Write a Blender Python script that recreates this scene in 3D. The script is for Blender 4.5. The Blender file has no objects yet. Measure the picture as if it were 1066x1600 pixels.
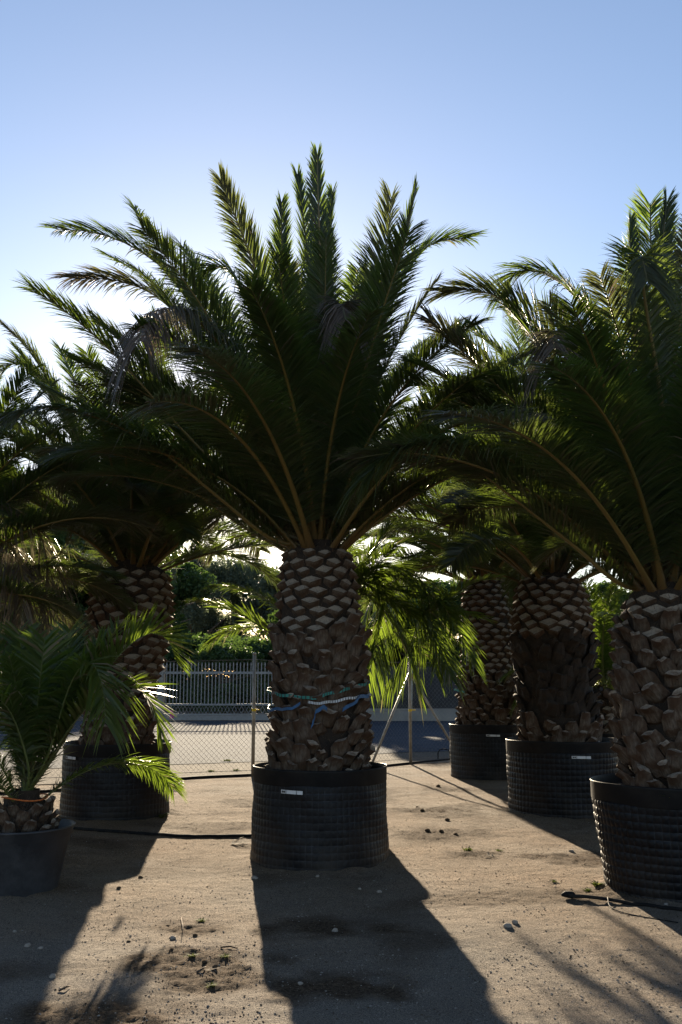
import bpy, math, random
import numpy as np
from mathutils import Vector, noise as mnoise

R = math.radians
random.seed(7)
S = bpy.context.scene
COL = S.collection

# ------------------------------------------------------------------ camera
CAM = np.array([0.0, 0.0, 1.6]); PITCH = R(9.5); FPX = 1600 * 35.0 / 36.0
cd = bpy.data.cameras.new('camera'); cam = bpy.data.objects.new('camera', cd); COL.objects.link(cam)
cd.sensor_fit = 'VERTICAL'; cd.sensor_height = 36.0; cd.sensor_width = 24.0; cd.lens = 35.0
cd.clip_start = 0.05; cd.clip_end = 3000
cam.location = CAM; cam.rotation_euler = (R(90) + PITCH, 0, 0)
S.camera = cam
S.render.resolution_x = 682; S.render.resolution_y = 1024

# ------------------------------------------------------------------ sky, sun, exposure
SUN_EL, SUN_AZ = R(13.0), R(-6.0)          # azimuth measured from +Y towards +X
W = bpy.data.worlds.new('World'); S.world = W; W.use_nodes = True
wn = W.node_tree.nodes; wl = W.node_tree.links; wn.clear()
sky = wn.new('ShaderNodeTexSky'); sky.sky_type = 'NISHITA'; sky.sun_disc = False
sky.sun_elevation = SUN_EL; sky.sun_rotation = SUN_AZ
sky.altitude = 0; sky.air_density = 1.0; sky.dust_density = 0.23; sky.ozone_density = 1.6
bg = wn.new('ShaderNodeBackground'); bg.inputs['Strength'].default_value = 0.05
wo = wn.new('ShaderNodeOutputWorld')
tint = wn.new('ShaderNodeMix'); tint.data_type = 'RGBA'; tint.blend_type = 'MULTIPLY'; tint.inputs[0].default_value = 1.0; tint.inputs[7].default_value = (1.04, 0.995, 1.04, 1)   # white balance of the whole sky
wl.new(sky.outputs[0], tint.inputs[6]); wl.new(tint.outputs[2], bg.inputs[0]); wl.new(bg.outputs[0], wo.inputs[0])
sd = bpy.data.lights.new('sun', 'SUN'); sun = bpy.data.objects.new('sun', sd); COL.objects.link(sun)
sd.energy = 5.0; sd.angle = R(0.55); sd.color = (1.0, 0.83, 0.60)
sv = Vector((math.sin(SUN_AZ) * math.cos(SUN_EL), math.cos(SUN_AZ) * math.cos(SUN_EL), math.sin(SUN_EL)))
sun.rotation_euler = sv.to_track_quat('Z', 'Y').to_euler()
sun.location = (-6, 30, 40)
S.view_settings.view_transform = 'Standard'; S.view_settings.look = 'None'
S.view_settings.exposure = 2.02; S.view_settings.gamma = 1.0
S.view_settings.use_curve_mapping = False
S.cycles.max_bounces = 8; S.cycles.diffuse_bounces = 4; S.cycles.transmission_bounces = 6
S.cycles.use_denoising = True

# ------------------------------------------------------------------ measuring helpers
def ray(u, v):
    a = (u - 533) / FPX; b = (800 - v) / FPX
    return np.array([a, math.cos(PITCH) - b * math.sin(PITCH), math.sin(PITCH) + b * math.cos(PITCH)])
def P(u, v, Y):                    # the point seen at (u, v) in the photograph, Y metres ahead
    r = ray(u, v); return CAM + r * (Y / r[1])
def G(u, v):                       # the ground point seen at (u, v)
    r = ray(u, v); return CAM + r * (-CAM[2] / r[2])

# ------------------------------------------------------------------ mesh helpers
def mesh_np(name, V, F, mats, mi=None, smooth=False, attrs=None):
    """V (n,3); F list of arrays (m,k) with equal k each"""
    me = bpy.data.meshes.new(name)
    V = np.asarray(V, dtype=np.float32).reshape(-1, 3)
    if isinstance(F, np.ndarray): F = [F]
    F = [np.asarray(f, dtype=np.int32) for f in F if len(f)]
    nl = sum(f.size for f in F); nf = sum(len(f) for f in F)
    me.vertices.add(len(V)); me.vertices.foreach_set('co', V.ravel())
    me.loops.add(nl); me.polygons.add(nf)
    me.loops.foreach_set('vertex_index', np.concatenate([f.ravel() for f in F]))
    tot = np.concatenate([np.full(len(f), f.shape[1], dtype=np.int32) for f in F])
    st = np.concatenate([[0], np.cumsum(tot)[:-1]]).astype(np.int32)
    me.polygons.foreach_set('loop_start', st); me.polygons.foreach_set('loop_total', tot)
    if not isinstance(mats, (list, tuple)): mats = [mats]
    for m in mats: me.materials.append(m)
    if mi is not None: me.polygons.foreach_set('material_index', np.asarray(mi, dtype=np.int32))
    me.polygons.foreach_set('use_smooth', np.full(nf, smooth, dtype=bool))
    if attrs:
        for k, a in attrs.items():
            at = me.attributes.new(k, 'FLOAT', 'POINT'); at.data.foreach_set('value', np.asarray(a, dtype=np.float32))
    me.update(calc_edges=True); me.validate()
    return me

class MB:
    """collects boxes, tubes and sweeps into one mesh"""
    def __init__(s): s.v = []; s.f = []; s.m = []; s.n = 0
    def add(s, V, F, m=0):
        V = [tuple(map(float, p)) for p in V]
        s.v += V; s.f += [tuple(i + s.n for i in f) for f in F]; s.m += [m] * len(F); s.n += len(V)
    def box(s, c, d, rz=0.0, m=0, taper=1.0):
        x, y, z = d[0] / 2, d[1] / 2, d[2] / 2; ca, sa = math.cos(rz), math.sin(rz); V = []
        for k, sz in ((1.0, -z), (taper, z)):
            for a, b in ((-x, -y), (x, -y), (x, y), (-x, y)):
                a *= k; b *= k
                V.append((c[0] + a * ca - b * sa, c[1] + a * sa + b * ca, c[2] + sz))
        s.add(V, [(3, 2, 1, 0), (4, 5, 6, 7), (0, 1, 5, 4), (1, 2, 6, 5), (2, 3, 7, 6), (3, 0, 4, 7)], m)
    def tube(s, pts, r, n=6, m=0, cap=True):
        pts = [np.array(p, float) for p in pts]; k = len(pts)
        rr = r if isinstance(r, (list, tuple, np.ndarray)) else [r] * k
        V = []; F = []; ref = None
        for i, p in enumerate(pts):
            t = pts[min(i + 1, k - 1)] - pts[max(i - 1, 0)]; t /= (np.linalg.norm(t) + 1e-9)
            if ref is None:
                ref = np.array([0, 0, 1.0]) if abs(t[2]) < 0.9 else np.array([1.0, 0, 0])
            a = np.cross(t, ref); a /= (np.linalg.norm(a) + 1e-9); b = np.cross(a, t); ref = b
            for j in range(n):
                q = 2 * math.pi * j / n; V.append(p + rr[i] * (a * math.cos(q) + b * math.sin(q)))
        for i in range(k - 1):
            for j in range(n):
                F.append((i * n + j, i * n + (j + 1) % n, (i + 1) * n + (j + 1) % n, (i + 1) * n + j))
        if cap: F += [tuple(range(n - 1, -1, -1)), tuple(range((k - 1) * n, k * n))]
        s.add(V, F, m)
    def ribbon(s, pts, ups, w, th=0.003, m=0):
        k = len(pts); V = []; F = []
        for i in range(k):
            p = np.array(pts[i], float); u = np.array(ups[i], float); u /= np.linalg.norm(u)
            t = np.array(pts[min(i + 1, k - 1)], float) - np.array(pts[max(i - 1, 0)], float); t /= np.linalg.norm(t)
            o = np.cross(t, u); o /= np.linalg.norm(o)
            for a, b in ((-1, -1), (1, -1), (1, 1), (-1, 1)): V.append(p + u * a * w / 2 + o * b * th / 2)
        for i in range(k - 1):
            for j in range(4): F.append((i * 4 + j, i * 4 + (j + 1) % 4, i * 4 + 4 + (j + 1) % 4, i * 4 + 4 + j))
        F += [(3, 2, 1, 0), tuple(range(k * 4 - 4, k * 4))]
        s.add(V, F, m)
    def mesh(s, name, mats, smooth=False):
        me = bpy.data.meshes.new(name); me.from_pydata(s.v, [], s.f)
        if not isinstance(mats, (list, tuple)): mats = [mats]
        for m in mats: me.materials.append(m)
        me.polygons.foreach_set('material_index', s.m)
        me.polygons.foreach_set('use_smooth', [smooth] * len(s.f)); me.update()
        return me
    def build(s, name, mats, parent=None, smooth=False): return obj(name, s.mesh(name, mats, smooth), parent)

def obj(name, me, parent=None, loc=None, rot=None, scale=None):
    o = bpy.data.objects.new(name, me); COL.objects.link(o)
    if parent is not None: o.parent = parent
    if loc is not None: o.location = loc
    if rot is not None: o.rotation_euler = rot
    if scale is not None: o.scale = scale if isinstance(scale, (tuple, list)) else (scale,) * 3
    return o
def tag(o, label=None, cat=None, group=None, kind=None):
    if label: o['label'] = label
    if cat: o['category'] = cat
    if group: o['group'] = group
    if kind: o['kind'] = kind
    return o
def thing(name, label, cat, loc, rz=0, group=None):
    return tag(obj(name, None, None, tuple(map(float, loc)), (0, 0, rz)), label, cat, group)
def fbm(x, y, sc, oc=4, seed=0.0):
    return mnoise.fractal(Vector((x * sc, y * sc, seed)), 0.6, 2.1, oc)

# ------------------------------------------------------------------ materials
def nmat(name):
    m = bpy.data.materials.new(name); m.use_nodes = True
    nt = m.node_tree; nt.nodes.clear(); o = nt.nodes.new('ShaderNodeOutputMaterial')
    return m, nt, o
class NT:
    def __init__(s, nt): s.nt = nt
    def n(s, t, **k):
        x = s.nt.nodes.new(t)
        for a, b in k.items():
            if a.startswith('i_'):
                key = a[2:]; key = int(key) if key.isdigit() else key.replace('_', ' ')
                x.inputs[key].default_value = b
            else: setattr(x, a, b)
        return x
    def l(s, a, b): s.nt.links.new(a, b)
    def ramp(s, fac, stops):
        r = s.n('ShaderNodeValToRGB'); e = r.color_ramp.elements
        while len(e) < len(stops): e.new(0.5)
        for q, (p, c) in zip(e, stops): q.position = p; q.color = (*c, 1) if len(c) == 3 else c
        s.l(fac, r.inputs[0]); return r.outputs[0]
    def mix(s, fac, a, b, mode='MIX'):
        x = s.n('ShaderNodeMix', data_type='RGBA', blend_type=mode)
        if hasattr(fac, 'is_output'): s.l(fac, x.inputs[0])
        else: x.inputs[0].default_value = fac
        for q, i in ((a, 6), (b, 7)):
            if hasattr(q, 'is_output'): s.l(q, x.inputs[i])
            else: x.inputs[i].default_value = (*q, 1)
        return x.outputs[2]
    def noise(s, vec, scale, detail=4, rough=0.6):
        x = s.n('ShaderNodeTexNoise', i_Scale=scale, i_Detail=detail, i_Roughness=rough)
        if vec is not None: s.l(vec, x.inputs['Vector'])
        return x.outputs['Fac']
def simple(name, col, rough=0.6, var=0.25, nscale=12.0, bump=0.2, bscale=60.0, metal=0.0, spec=0.5, dirt=None, dscale=3.0, damt=(0.45, 0.7)):
    m, nt, o = nmat(name); N = NT(nt); b = N.n('ShaderNodeBsdfPrincipled'); tc = N.n('ShaderNodeTexCoord').outputs['Object']
    f = N.noise(tc, nscale, 5)
    c = N.ramp(f, [(0.3, tuple(x * (1 - var) for x in col)), (0.7, tuple(min(1, x * (1 + var)) for x in col))])
    if dirt:
        d = N.noise(tc, dscale, 6, 0.7)
        k = N.ramp(d, [(damt[0], (0, 0, 0)), (damt[1], (1, 1, 1))]); c = N.mix(k, c, dirt)
    N.l(c, b.inputs['Base Color']); b.inputs['Roughness'].default_value = rough
    b.inputs['Metallic'].default_value = metal; b.inputs['Specular IOR Level'].default_value = spec
    if bump:
        bp = N.n('ShaderNodeBump', i_Strength=bump, i_Distance=0.01); N.l(N.noise(tc, bscale, 4), bp.inputs['Height'])
        N.l(bp.outputs[0], b.inputs['Normal'])
    N.l(b.outputs[0], o.inputs[0]); return m

def leaf_material(name, g1, g2, trans, tw=0.45, dry1=(0.34, 0.25, 0.17), dry2=(0.16, 0.11, 0.07), rough=0.42, spec=.45):
    m, nt, o = nmat(name); N = NT(nt)
    rnd = N.n('ShaderNodeAttribute', attribute_name='rnd').outputs['Fac']
    dry = N.n('ShaderNodeAttribute', attribute_name='dry').outputs['Fac']
    g = N.mix(rnd, g1, g2); d = N.mix(rnd, dry1, dry2); c = N.mix(dry, g, d)
    t = N.mix(dry, trans, tuple(x * 0.8 for x in dry1))
    p = N.n('ShaderNodeBsdfPrincipled', i_Roughness=rough); p.inputs['Specular IOR Level'].default_value = spec
    N.l(c, p.inputs['Base Color'])
    tr = N.n('ShaderNodeBsdfTranslucent'); N.l(t, tr.inputs[0])
    mx = N.n('ShaderNodeMixShader'); mx.inputs[0].default_value = tw
    N.l(p.outputs[0], mx.inputs[1]); N.l(tr.outputs[0], mx.inputs[2]); N.l(mx.outputs[0], o.inputs[0])
    return m
def rib_material(name, base, mid, tip):
    m, nt, o = nmat(name); N = NT(nt)
    t = N.n('ShaderNodeAttribute', attribute_name='t').outputs['Fac']
    tc = N.n('ShaderNodeTexCoord').outputs['Object']
    c = N.ramp(t, [(0.0, base), (0.18, mid), (0.75, mid), (1.0, tip)])
    c = N.mix(N.noise(tc, 25, 4), c, (0.10, 0.06, 0.02), 'MIX') if False else c
    p = N.n('ShaderNodeBsdfPrincipled', i_Roughness=0.5); N.l(c, p.inputs['Base Color']); N.l(p.outputs[0], o.inputs[0])
    return m
M = {}
M['leaf'] = leaf_material('palm_leaf', (0.026, 0.041, 0.018), (0.052, 0.070, 0.029), (0.13, 0.19, 0.022), 0.42, (0.15, 0.115, 0.088), (0.075, 0.053, 0.037))
M['leaf_young'] = leaf_material('palm_leaf_fresh', (0.022, 0.042, 0.012), (0.042, 0.068, 0.018), (0.17, 0.25, 0.022))
M['rib'] = rib_material('palm_midrib', (0.085, 0.042, 0.016), (0.13, 0.09, 0.02), (0.07, 0.07, 0.025))
M['rib_young'] = rib_material('palm_midrib_fresh', (0.09, 0.11, 0.03), (0.08, 0.10, 0.025), (0.07, 0.09, 0.025))
M['core'] = simple('trunk_fibre', (0.020, 0.012, 0.007), 0.9, 0.5, 18, 0.8, 40)
M['stub'] = simple('leaf_base_bark', (0.075, 0.052, 0.037), 0.9, 0.5, 22, 0.9, 70, dirt=(0.028, 0.014, 0.008), dscale=9, spec=.2)
def fibre_material(name, c1, c2, c3):
    m, nt, o = nmat(name); N = NT(nt); b = N.n('ShaderNodeBsdfPrincipled', i_Roughness=0.92); b.inputs['Specular IOR Level'].default_value = .15
    tc = N.n('ShaderNodeTexCoord').outputs['Object']; mp = N.n('ShaderNodeMapping'); mp.inputs['Scale'].default_value = (90, 50, 9); N.l(tc, mp.inputs[0])
    ri = N.n('ShaderNodeObjectInfo').outputs['Random']
    st = N.noise(mp.outputs[0], 1.0, 5, .7); bl = N.noise(tc, 11, 5)
    c = N.ramp(st, [(.32, c2), (.68, c1)]); c = N.mix(N.ramp(bl, [(.42, (0, 0, 0)), (.62, (1, 1, 1))]), c, c3)
    c = N.mix(N.ramp(ri, [(0, (.55, .55, .55)), (1, (0, 0, 0))]), c, N.mix(.6, c, c2))
    N.l(c, b.inputs['Base Color']); bp = N.n('ShaderNodeBump', i_Strength=1.0, i_Distance=.008); N.l(st, bp.inputs['Height']); N.l(bp.outputs[0], b.inputs['Normal'])
    N.l(b.outputs[0], o.inputs[0]); return m
M['stub'] = fibre_material('leaf_base_bark', (0.175, 0.135, 0.105), (0.045, 0.032, 0.023), (0.068, 0.040, 0.026))
M['cut'] = simple('leaf_base_cut', (0.29, 0.24, 0.19), 0.9, 0.35, 30, 0.6, 90, dirt=(0.10, 0.06, 0.04), dscale=14, spec=.2)
M['soil'] = simple('potting_soil', (0.12, 0.075, 0.045), 0.95, 0.5, 20, 0.9, 50)

def pot_material():
    m, nt, o = nmat('pot_plastic'); N = NT(nt); b = N.n('ShaderNodeBsdfPrincipled')
    geo = N.n('ShaderNodeTexCoord').outputs['Object']
    ln = N.n('ShaderNodeAttribute', attribute_name='line').outputs['Fac']
    lo = N.n('ShaderNodeAttribute', attribute_name='low').outputs['Fac']
    base = N.ramp(N.noise(geo, 5, 5), [(0.35, (0.003, 0.0036, 0.0055)), (0.7, (0.006, 0.007, 0.010))])
    nz = N.ramp(N.noise(geo, 14, 6, 0.7), [(0.45, (0, 0, 0)), (0.62, (1, 1, 1))])
    k = N.n('ShaderNodeMath', operation='MULTIPLY'); N.l(ln, k.inputs[0]); N.l(nz, k.inputs[1])
    c = N.mix(k.outputs[0], base, (0.032, 0.036, 0.045))
    dn = N.ramp(N.noise(geo, 3.2, 6, 0.7), [(0.35, (0, 0, 0)), (0.75, (1, 1, 1))])
    k2 = N.n('ShaderNodeMath', operation='MULTIPLY'); N.l(lo, k2.inputs[0]); N.l(dn, k2.inputs[1])
    c = N.mix(k2.outputs[0], c, (0.035, 0.027, 0.021))
    N.l(c, b.inputs['Base Color']); b.inputs['Roughness'].default_value = 0.5; b.inputs['Specular IOR Level'].default_value = 0.22
    bp = N.n('ShaderNodeBump', i_Strength=0.25, i_Distance=0.01); N.l(N.noise(geo, 45, 5), bp.inputs['Height']); N.l(bp.outputs[0], b.inputs['Normal'])
    N.l(b.outputs[0], o.inputs[0]); return m
M['pot'] = pot_material()
M['rim'] = simple('pot_rim_plastic', (0.004, 0.0045, 0.006), 0.55, 0.3, 6, 0.2, 20, spec=.2, dirt=(0.016, 0.014, 0.012), dscale=6, damt=(.5, .8))
M['bucket'] = simple('bucket_plastic', (0.024, 0.026, 0.032), 0.6, 0.3, 5, 0.15, 40, dirt=(0.075, 0.078, 0.085), dscale=3.5, damt=(0.5, 0.85))

def ground_material():
    m, nt, o = nmat('sandy_earth'); N = NT(nt); b = N.n('ShaderNodeBsdfPrincipled'); tc = N.n('ShaderNodeTexCoord').outputs['Object']
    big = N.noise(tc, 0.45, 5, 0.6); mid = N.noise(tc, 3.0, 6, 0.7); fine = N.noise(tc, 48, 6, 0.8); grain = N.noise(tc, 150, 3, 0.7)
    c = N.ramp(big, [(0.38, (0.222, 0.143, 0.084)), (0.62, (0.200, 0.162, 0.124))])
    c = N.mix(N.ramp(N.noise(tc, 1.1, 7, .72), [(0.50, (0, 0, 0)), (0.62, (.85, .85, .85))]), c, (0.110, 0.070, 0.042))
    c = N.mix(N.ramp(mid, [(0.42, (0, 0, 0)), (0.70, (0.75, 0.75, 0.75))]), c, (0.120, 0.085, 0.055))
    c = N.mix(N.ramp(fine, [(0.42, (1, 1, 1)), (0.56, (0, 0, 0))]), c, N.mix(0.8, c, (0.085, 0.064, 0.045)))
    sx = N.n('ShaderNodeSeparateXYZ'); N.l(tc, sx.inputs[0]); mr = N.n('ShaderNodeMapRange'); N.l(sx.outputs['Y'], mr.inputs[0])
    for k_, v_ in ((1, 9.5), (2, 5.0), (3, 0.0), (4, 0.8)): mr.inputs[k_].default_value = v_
    c = N.mix(N.mix(1.0, mr.outputs[0], N.ramp(big, [(.3, (.6, .6, .6)), (.6, (1, 1, 1))]), 'MULTIPLY'), c, (0.165, 0.150, 0.132))   # grey gravelly surface towards the camera; this colour also cools the foreground shade
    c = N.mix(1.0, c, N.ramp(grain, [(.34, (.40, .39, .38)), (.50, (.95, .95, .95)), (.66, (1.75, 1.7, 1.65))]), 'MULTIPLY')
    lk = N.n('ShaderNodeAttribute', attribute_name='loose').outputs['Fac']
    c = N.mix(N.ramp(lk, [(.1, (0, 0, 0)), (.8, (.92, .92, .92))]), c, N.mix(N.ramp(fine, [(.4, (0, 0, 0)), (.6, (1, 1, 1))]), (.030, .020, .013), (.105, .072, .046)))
    vo = N.n('ShaderNodeTexVoronoi', i_Scale=75.0); N.l(tc, vo.inputs['Vector'])
    sp = N.ramp(vo.outputs['Distance'], [(0.10, (1, 1, 1)), (0.22, (0, 0, 0))])
    pick = N.ramp(N.noise(tc, 26, 2), [(0.52, (0, 0, 0)), (0.60, (0.8, 0.8, 0.8))])
    c = N.mix(N.mix(1.0, sp, pick, 'MULTIPLY'), c, (0.32, 0.285, 0.24))
    N.l(c, b.inputs['Base Color']); b.inputs['Roughness'].default_value = 1.0
    bw = N.n('ShaderNodeRGBToBW'); N.l(c, bw.inputs[0]); pw = N.n('ShaderNodeMath', operation='POWER'); N.l(bw.outputs[0], pw.inputs[0]); pw.inputs[1].default_value = 1.5; ml = N.n('ShaderNodeMath', operation='MULTIPLY'); N.l(pw.outputs[0], ml.inputs[0]); ml.inputs[1].default_value = 2.1; ml.use_clamp = True; N.l(ml.outputs[0], b.inputs['Specular IOR Level'])   # loose dark earth has less sheen than packed sand
    b.inputs['Specular Tint'].default_value = (1.0, .88, .73, 1)
    h = N.n('ShaderNodeMath', operation='MULTIPLY_ADD'); N.l(fine, h.inputs[0]); h.inputs[1].default_value = 0.6
    N.l(sp, h.inputs[2])
    bp = N.n('ShaderNodeBump', i_Strength=1.0, i_Distance=0.014); N.l(h.outputs[0], bp.inputs['Height'])
    bp2 = N.n('ShaderNodeBump', i_Strength=0.5, i_Distance=0.025); N.l(N.noise(tc, 13, 6, .75), bp2.inputs['Height']); (lambda *a: None)(mid, bp2.inputs['Height']); N.l(bp2.outputs[0], bp.inputs['Normal'])
    N.l(bp.outputs[0], b.inputs['Normal']); N.l(b.outputs[0], o.inputs[0]); return m
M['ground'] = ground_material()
M['road'] = simple('asphalt_road', (0.052, 0.060, 0.072), 1.0, 0.2, 1.2, 0.5, 60, spec=.035)
M['road'].node_tree.nodes['Principled BSDF'].inputs['Specular Tint'].default_value = (.72, .88, 1.0, 1)
M['verge'] = simple('gravel_verge', (0.105, 0.09, 0.072), 1.0, 0.45, 30, 0.9, 60, spec=.05)
M['stone'] = simple('pebble_stone', (0.27, 0.235, 0.20), 0.95, 0.35, 20, 0.4, 60, spec=.1)
M['clod'] = simple('earth_clod', (0.10, 0.073, 0.05), 1.0, 0.4, 25, 0.8, 60, spec=0)
M['steel'] = simple('galvanised_steel', (0.32, 0.31, 0.28), 0.5, 0.2, 15, 0.15, 40, metal=0.3, dirt=(0.20, 0.16, 0.10), dscale=5)
M['wire'] = simple('fence_wire', (0.17, 0.17, 0.165), 0.5, 0.2, 15, 0, metal=0.3)
M['gate'] = simple('gate_paint', (0.24, 0.235, 0.225), 0.7, 0.12, 6, 0.1, 30)
M['plaster'] = simple('pale_plaster', (0.22, 0.21, 0.195), 0.9, 0.15, 3, 0.4, 30, dirt=(0.25, 0.22, 0.18), dscale=1.5)
M['shade'] = simple('dark_shade_net', (0.03, 0.032, 0.035), 0.9, 0.3, 2, 0.4, 80)
M['hose'] = simple('black_hose', (0.010, 0.010, 0.011), 0.75, 0.3, 10, 0.1, 60, spec=.12, dirt=(0.05, 0.04, 0.03), dscale=8, damt=(0.5, 0.8))
M['teal'] = simple('teal_strap', (0.02, 0.19, 0.165), 0.6, 0.15, 30, 0.3, 120)
M['blue'] = simple('blue_strap', (0.02, 0.085, 0.20), 0.55, 0.15, 30, 0.3, 120)
M['white'] = simple('white_plastic', (0.55, 0.56, 0.58), 0.5, 0.06, 20, 0)
M['ink'] = simple('black_print', (0.03, 0.03, 0.03), 0.6, 0.0, 20, 0)
M['pink'] = simple('pink_ribbon', (0.6, 0.10, 0.35), 0.6, 0.1, 20, 0)
M['yellow'] = simple('yellow_tape', (0.65, 0.50, 0.04), 0.6, 0.1, 20, 0)
M['orange'] = simple('orange_twine', (0.55, 0.14, 0.03), 0.7, 0.1, 20, 0)
M['bark'] = simple('tree_bark', (0.10, 0.075, 0.055), 0.9, 0.4, 10, 0.6, 30)
M['treeleaf'] = leaf_material('tree_leaf_grey_green', (0.070, 0.092, 0.064), (0.11, 0.135, 0.095), (0.17, 0.21, 0.12), 0.35, rough=0.7, spec=.15)
M['treedark'] = leaf_material('tree_leaf_dark', (0.030, 0.055, 0.022), (0.05, 0.085, 0.03), (0.10, 0.17, 0.03), 0.3, rough=0.6, spec=.2)
M['weed'] = leaf_material('weed_leaf', (0.04, 0.065, 0.015), (0.07, 0.10, 0.02), (0.12, 0.17, 0.02), 0.35, rough=.8, spec=.05)
M['straw'] = leaf_material('dry_leaf', (0.26, 0.23, 0.19), (0.18, 0.15, 0.12), (0.2, 0.17, 0.13), 0.25, rough=.9, spec=.05)

# ------------------------------------------------------------------ ground, verge, road
LOOSE = [(690, 1302, .42), (655, 1266, .28), (312, 1502, .30), (300, 1452, .22), (335, 1540, .22), (520, 1545, .30), (500, 1450, .30), (150, 1590, .35), (740, 1335, .25), (880, 1340, .3), (690, 1232, .2)]
LOOSE = [(*G(u, v)[:2], r) for u, v, r in LOOSE]
POTS = [(P(500, 1345, 9.27)[0], 9.27, .63), (P(1064, 1300, 8.0)[0], 8.0, .58), (P(880, 1200, 12.55)[0], 12.55, .67), (P(182, 1230, 12.3)[0], 12.3, .645), (P(22, 1345, 8.0)[0], 8.0, .335)]
def loose(x, y):
    k = 0.0
    for a, c, r in LOOSE:
        d = math.hypot((x - a) / 1.5, y - c) / r
        if d < 1.6: k = max(k, min(1, max(0, 1.25 - d + .6 * mnoise.noise(Vector((x * 5, y * 5, 3))))))
    return min(1, k + .55 * max(0, min(1, 5 * (mnoise.noise(Vector((x * 1.1, y * 1.1, 40))) - .18))))
def gz(x, y):
    if not (2.9 < y < 17) or abs(x) > 6: return 0.0
    fade = min(1, (y - 2.9) / .5) * min(1, max(0, (17 - y) / 2)) * min(1, max(0, (6 - abs(x))))
    k = loose(x, y); sk = 0.0
    for a, c, r in POTS:
        d = math.hypot(x - a, y - c) - r
        if -.3 < d < .5: sk = max(sk, math.exp(-max(0, d) / .09) * (.028 + .02 * mnoise.noise(Vector((x * 6, y * 6, 1)))))
    return fade * (sk + 0.018 * fbm(x, y, 0.6, 2, 2.0) + (0.004 + .010 * k) * fbm(x, y, 7.0, 3, 9.0) + (.0025 + .010 * k) * max(0, mnoise.noise(Vector((x * 19, y * 19, 7)))))
def build_ground():
    def axis(segs):
        a = []
        for lo, hi, st in segs: a += list(np.arange(lo, hi - 1e-6, st))
        a.append(segs[-1][1]); return np.array(a)
    xs = axis([(-900, -60, 60), (-60, -8, 4), (-8, -4, .4), (-4, 4, .025), (4, 8, .4), (8, 60, 4), (60, 900, 60)])
    ys = axis([(-60, 0, 6), (0, 3, .5), (3, 4.2, .1), (4.2, 9, .025), (9, 15, .05), (15, 22, .4), (22, 60, 4), (60, 180, 20), (180, 1500, 120)])
    X, Y = np.meshgrid(xs, ys); Z = np.zeros_like(X); K = np.zeros_like(X)
    for j in range(len(ys)):
        if not (2.9 < ys[j] < 17): continue
        for i in range(len(xs)):
            if abs(xs[i]) > 6: continue
            Z[j, i] = gz(xs[i], ys[j]); K[j, i] = loose(xs[i], ys[j])
    V = np.stack([X, Y, Z], -1).reshape(-1, 3); nx = len(xs); ny = len(ys)
    idx = np.arange(nx * ny).reshape(ny, nx)
    F = np.stack([idx[:-1, :-1], idx[:-1, 1:], idx[1:, 1:], idx[1:, :-1]], -1).reshape(-1, 4)
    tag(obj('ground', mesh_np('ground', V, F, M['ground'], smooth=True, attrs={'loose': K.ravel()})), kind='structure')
build_ground()

FENCE = [(-16.0, 11.2), (-9.0, 14.0), (-5.2, 15.4), (-1.46, 17.0), (1.32, 19.4), (4.3, 20.6), (9.0, 22.3), (16, 24.8)]
def fence_y(x):
    for (x0, y0), (x1, y1) in zip(FENCE[:-1], FENCE[1:]):
        if x0 <= x <= x1: return y0 + (y1 - y0) * (x - x0) / (x1 - x0)
    return FENCE[0][1] if x < FENCE[0][0] else FENCE[-1][1]
def strip(name, near, far, z, mat, xs):
    V = []; F = []
    for i, x in enumerate(xs):
        V += [(x, near(x), z), (x, far(x), z)]
        if i: F.append((2 * i - 2, 2 * i, 2 * i + 1, 2 * i - 1))
    b = MB(); b.add(V, F); return tag(b.build(name, mat), kind='structure')
vx = list(np.arange(-40, 40.1, 0.5))
strip('verge', lambda x: fence_y(x) + 0.02 + 0.12 * fbm(x, 0, 0.8), lambda x: fence_y(x) + 3.2, 0.006, M['verge'], vx)
strip('road', lambda x: fence_y(x) + 2.9 + 0.10 * fbm(x, 5, 0.9), lambda x: 38.6, 0.014, M['road'], vx)
strip('forecourt', lambda x: 38.9, lambda x: 46, 0.008, M['verge'], vx)

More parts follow.
